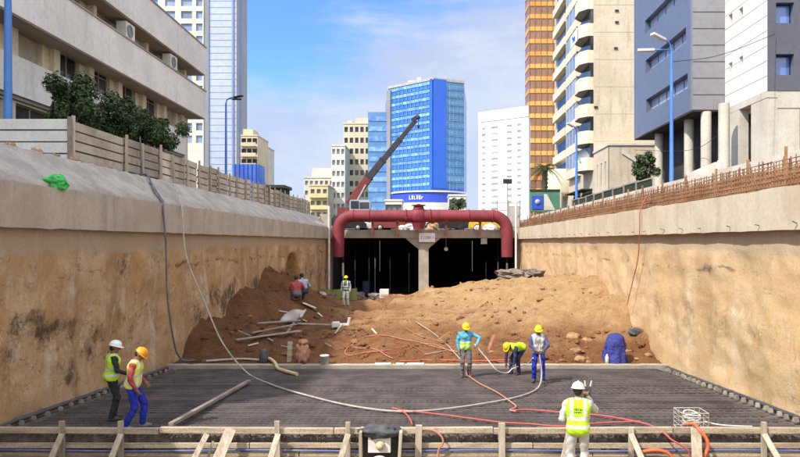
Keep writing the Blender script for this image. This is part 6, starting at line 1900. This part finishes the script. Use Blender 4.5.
# scraps of wood and wire in and round the debris heap
rc = random.Random(77)
sc_l = ['grey scrap lath lowest left in the debris heap', 'scrap lath crossing the lowest pale board', 'short scrap stick under the bent grey sheet', 'scrap stick poking up behind the bent grey sheet', 'scrap lath between debris heap and brown upright board',
        'scrap lath lying alone above the white bucket', 'scrap stick on the slope right of the crouching pair', 'scrap lath flat on the soil left of the debris heap', 'scrap stick just below the white pipe fitting', 'scrap stick on the soil above the orange loops']
for k, (px, py) in enumerate(((248, 347), (268, 340), (290, 333), (303, 321), (281, 348), (325, 347), (318, 315), (238, 332), (335, 336), (372, 330))):
    p = hit(px, py, .05); an = rc.uniform(-1.2, 1.2); L = rc.uniform(.3, .65)
    q = p + V((math.cos(an) * L, math.sin(an) * L, 0)); q.z = soil_z(q.x, q.y) + rc.uniform(.03, .30)
    m = MB(); m.beam(p, q, rc.uniform(.05, .09), .03, 'timber_old' if k % 3 else 'kerb'); tag(m.build('scrap_lath'), sc_l[k], 'scrap', 'scraps round the debris heap')
for k, (pp, lb) in enumerate((([(262, 336), (275, 331), (292, 336), (308, 333), (322, 339), (336, 335)], 'thin rusty wire tangled over the debris heap'), ([(360, 360), (375, 352), (395, 356), (412, 349), (428, 355), (445, 349)], 'thin red line weaving over the soil left of the cyan-jacketed worker'), ([(405, 330), (420, 338), (436, 341), (452, 350)], 'thin faded line on the slope beside the pale cable'))):
    hose('loose_line', lb, H(*pp, lift=.05 if k else .2), .011, ('rust', 'red_hose', 'pink_hose')[k], 'line')
# blue tarpaulin bundle
a = hit(617.5, 364)
o = wthing('tarpaulin_bundle', 'tall blue tarpaulin bundle standing at the soil foot near the sunlit wall', 'tarpaulin', tuple(a))
m = MB(); vs = []; nr, na = 18, 40
for i in range(nr):
    t_ = i / (nr - 1)
    for j in range(na):
        an = 2 * math.pi * j / na
        rr = (.40 - .14 * t_ ** 1.5) * (1 + .10 * math.sin(an * 7 + 2 * t_) * (1 - t_ * .5) + .05 * math.sin(an * 13 + 9 * t_) + .16 * noise.noise(V((math.cos(an) * 2, math.sin(an) * 2, t_ * 4)))) * math.sqrt(max(0, 1 - max(0, (t_ - .86) / .14) ** 2) + .002)
        vs.append(a + V((rr * math.cos(an), .25 + rr * .8 * math.sin(an), -.05 + 1.08 * t_ + .02 * math.sin(an * 3))))
m.add(vs, [(i * na + j, i * na + (j + 1) % na, (i + 1) * na + (j + 1) % na, (i + 1) * na + j) for i in range(nr - 1) for j in range(na)], 'blue_tarp', True)
part(m, 'cover', o)
m = MB(); m.tube([a + V((.345 * math.cos(t_), .25 + .28 * math.sin(t_), .62 + .03 * math.sin(t_ * 3))) for t_ in np.linspace(0, 2 * math.pi, 30)], .016, 'blue_tarp', 6); part(m, 'lashing', o)
a2 = hit(607, 364.5)
m = MB(); m.lathe([(0, 0), (.06, 0), (.065, .24), (.03, .3), (.03, .34), (0, .34)], a2, 'white_paint', 14); tag(m.build('white_bottle'), 'white plastic bottle beside the foot of the blue tarpaulin bundle', 'bottle')
# rocks
rl = [((573, 338), .34, 'flat pale rock on the soil with a dark hollow beneath, left of the tarpaulin'), ((587, 342), .22, 'middle-sized rock just right of the flat pale rock'), ((597, 333), .16, 'small rock high on the soil left of the tarpaulin top'),
      ((577, 352), .26, 'rounded rock below the flat pale rock'), ((580, 361), .24, 'pale oblong stone near the far strip, left of the tarpaulin'), ((589, 362), .13, 'little stone right of the pale oblong stone'),
      ((560, 356), .15, 'small dark rock behind the grey-vested worker'), ((635, 334), .28, 'dark grey rock above and right of the tarpaulin'), ((641, 346), .18, 'brown rock in the corner by the sunlit wall'),
      ((648, 356), .14, 'small rock lowest in the corner by the sunlit wall'), ((629, 352), .17, 'dark rock right beside the tarpaulin'), ((637, 360), .10, 'tiny pale stone right of the tarpaulin foot'), ((652, 340), .15, 'small rock against the sunlit wall'),
      ((491, 353), .12, 'reddish rock between cyan-jacketed and bent-over workers'), ((460, 318), .18, 'brown rock on the slope above the cyan-jacketed worker'), ((540, 300), .2, 'rock half buried high on the mound'), ((250, 318), .13, 'pale stone on the dark soil slope')]
for k, ((px, py), s_, lb) in enumerate(rl):
    s_ *= .8; p = hit(px, py); m = MB(); m.blob(p + V((0, 0, s_ * .12)), (s_ * 1.25, s_, s_ * .62), 'soil' if k in (2, 6, 8, 15) else ('dark_plastic' if k == 7 else 'rock'), k + 3, .42, 10, 8, False, 1.7)
    tag(m.build('rock'), lb, 'rock', 'rocks on the soil')
a = hit(491, 351)
m = MB(); m.beam(a + V((-.1, 0, .05)), a + V((.12, .05, .6)), .10, .05, 'orange_bag', up=(0, 1, 0)); tag(m.build('marker_stick'), 'short faded orange marker stick leaning on the soil left of the bent-over worker', 'stick')
# grey sheet heap on the mound
p = hit(520, 280, .1, 38)
for k, (dx_, dy_, s_, lb) in enumerate(((-.4, 0, 1.0, 'grey rubble heap on top of the mound, left half'), (.7, .4, .8, 'grey rubble heap on top of the mound, right half'))):
    m = MB(); m.blob(p + V((dx_, dy_, .02)), (s_, .8, .30), 'rubble', k + 40, .7, 16, 10, False, 2.4); tag(m.build('rubble_heap'), lb, 'rubble')
# stuff near the tunnel mouth on the left
p = hit(336, 298, 0, 40)
o = wthing('plastic_barrier', 'olive yellow plastic barrier low before the left tunnel bay', 'barrier', tuple(p))
for k in range(3):
    x_ = p.x - 1.2 + k * .95
    m = MB(); m.extrude_y([(x_, p.z - .2), (x_ + .9, p.z - .2), (x_ + .88, p.z + .62 + .05 * k), (x_ + .03, p.z + .6)], p.y, p.y + .12, 'olive'); part(m, 'panel', o)
for (px, py, s_, key, nm, lb) in ((384, 297, .5, 'white_paint', 'white_crate', 'white crate standing before the left tunnel bay'), ):
    p = hit(px, py, 0, 42); m = MB(); m.span((p.x - s_ * .6, p.y, p.z - .1), (p.x + s_ * .6, p.y + .6, p.z + s_), key); m.span((p.x - s_ * .5, p.y - .03, p.z + .05), (p.x + s_ * .5, p.y - .002, p.z + s_ * .4), 'sheet_grey')
    tag(m.build(nm, None, .03), lb, 'crate')
p = hit(366, 297, 0, 42); m = MB(); m.lathe([(0, 1.5), (.34, 1.5), (.36, 1.45), (.36, 1.0), (.38, .98), (.36, .95), (.36, .5), (.38, .48), (.36, .45), (.36, 0), (0, 0)], p, 'cloth_navy', 20); tag(m.build('steel_drum'), 'dark blue steel drum standing before the left tunnel bay', 'drum')
for k, (px, py, s_) in enumerate(((352, 297, .45), (358, 298, .5), (374, 298, .35), (330, 299, .4), (322, 299, .3))):
    p = hit(px, py, 0, 40); m = MB(); m.blob(p + V((0, 0, .1)), (s_ * 1.2, s_, s_ * .8), 'rubble' if k % 2 else 'sheet_grey', 60 + k, .8, 10, 7, False, 2.2)
    tag(m.build('rubble_lump'), ('grey lump of rubble right behind the far helmeted worker', 'dark lump of rubble before the dark blue drum', 'grey lump of rubble between drum and white crate', 'dark lump of rubble left of the olive barrier', 'small grey lump of rubble farthest left at the tunnel')[k], 'rubble')

# wire basket reel at the edge of the mat
p = V((W(691, 0, Y_STOP + .45).x, Y_STOP + .45, floor_z(Y_STOP + .45) - .01))
o = wthing('wire_basket', 'pale wire basket with coiled wire standing on the near edge of the mat', 'basket', tuple(p))
m = MB(); sx_, sy_, sz_ = .27, .22, .36
for zz in np.linspace(0, sz_, 5):
    q = [p + V((-sx_, -sy_, zz)), p + V((sx_, -sy_, zz)), p + V((sx_, sy_, zz)), p + V((-sx_, sy_, zz)), p + V((-sx_, -sy_, zz))]
    for a, b in zip(q, q[1:]): m.tube([a, b], .007 if 0 < zz < sz_ else .012, 'sheet_grey', 5)
for xx in np.linspace(-sx_, sx_, 6):
    for yy in (-sy_, sy_): m.tube([p + V((xx, yy, 0)), p + V((xx, yy, sz_))], .007, 'sheet_grey', 5)
part(m, 'cage', o)
m = MB(); coil = []
for k in range(70):
    t_ = k / 69 * 9 * math.pi; coil.append(p + V((.17 * math.cos(t_) + .02, .15 * math.sin(t_), .08 + .24 * k / 69 + .03 * math.sin(t_ * 1.7))))
m.tube(coil, .014, 'white_paint', 5); part(m, 'coil', o)
hose('loose_wire', 'thin white wire trailing on the mat right of the wire basket', H((704, 424), (718, 427), (735, 428.5), (752, 429), lift=.05), .013, 'white_paint', 'wire')
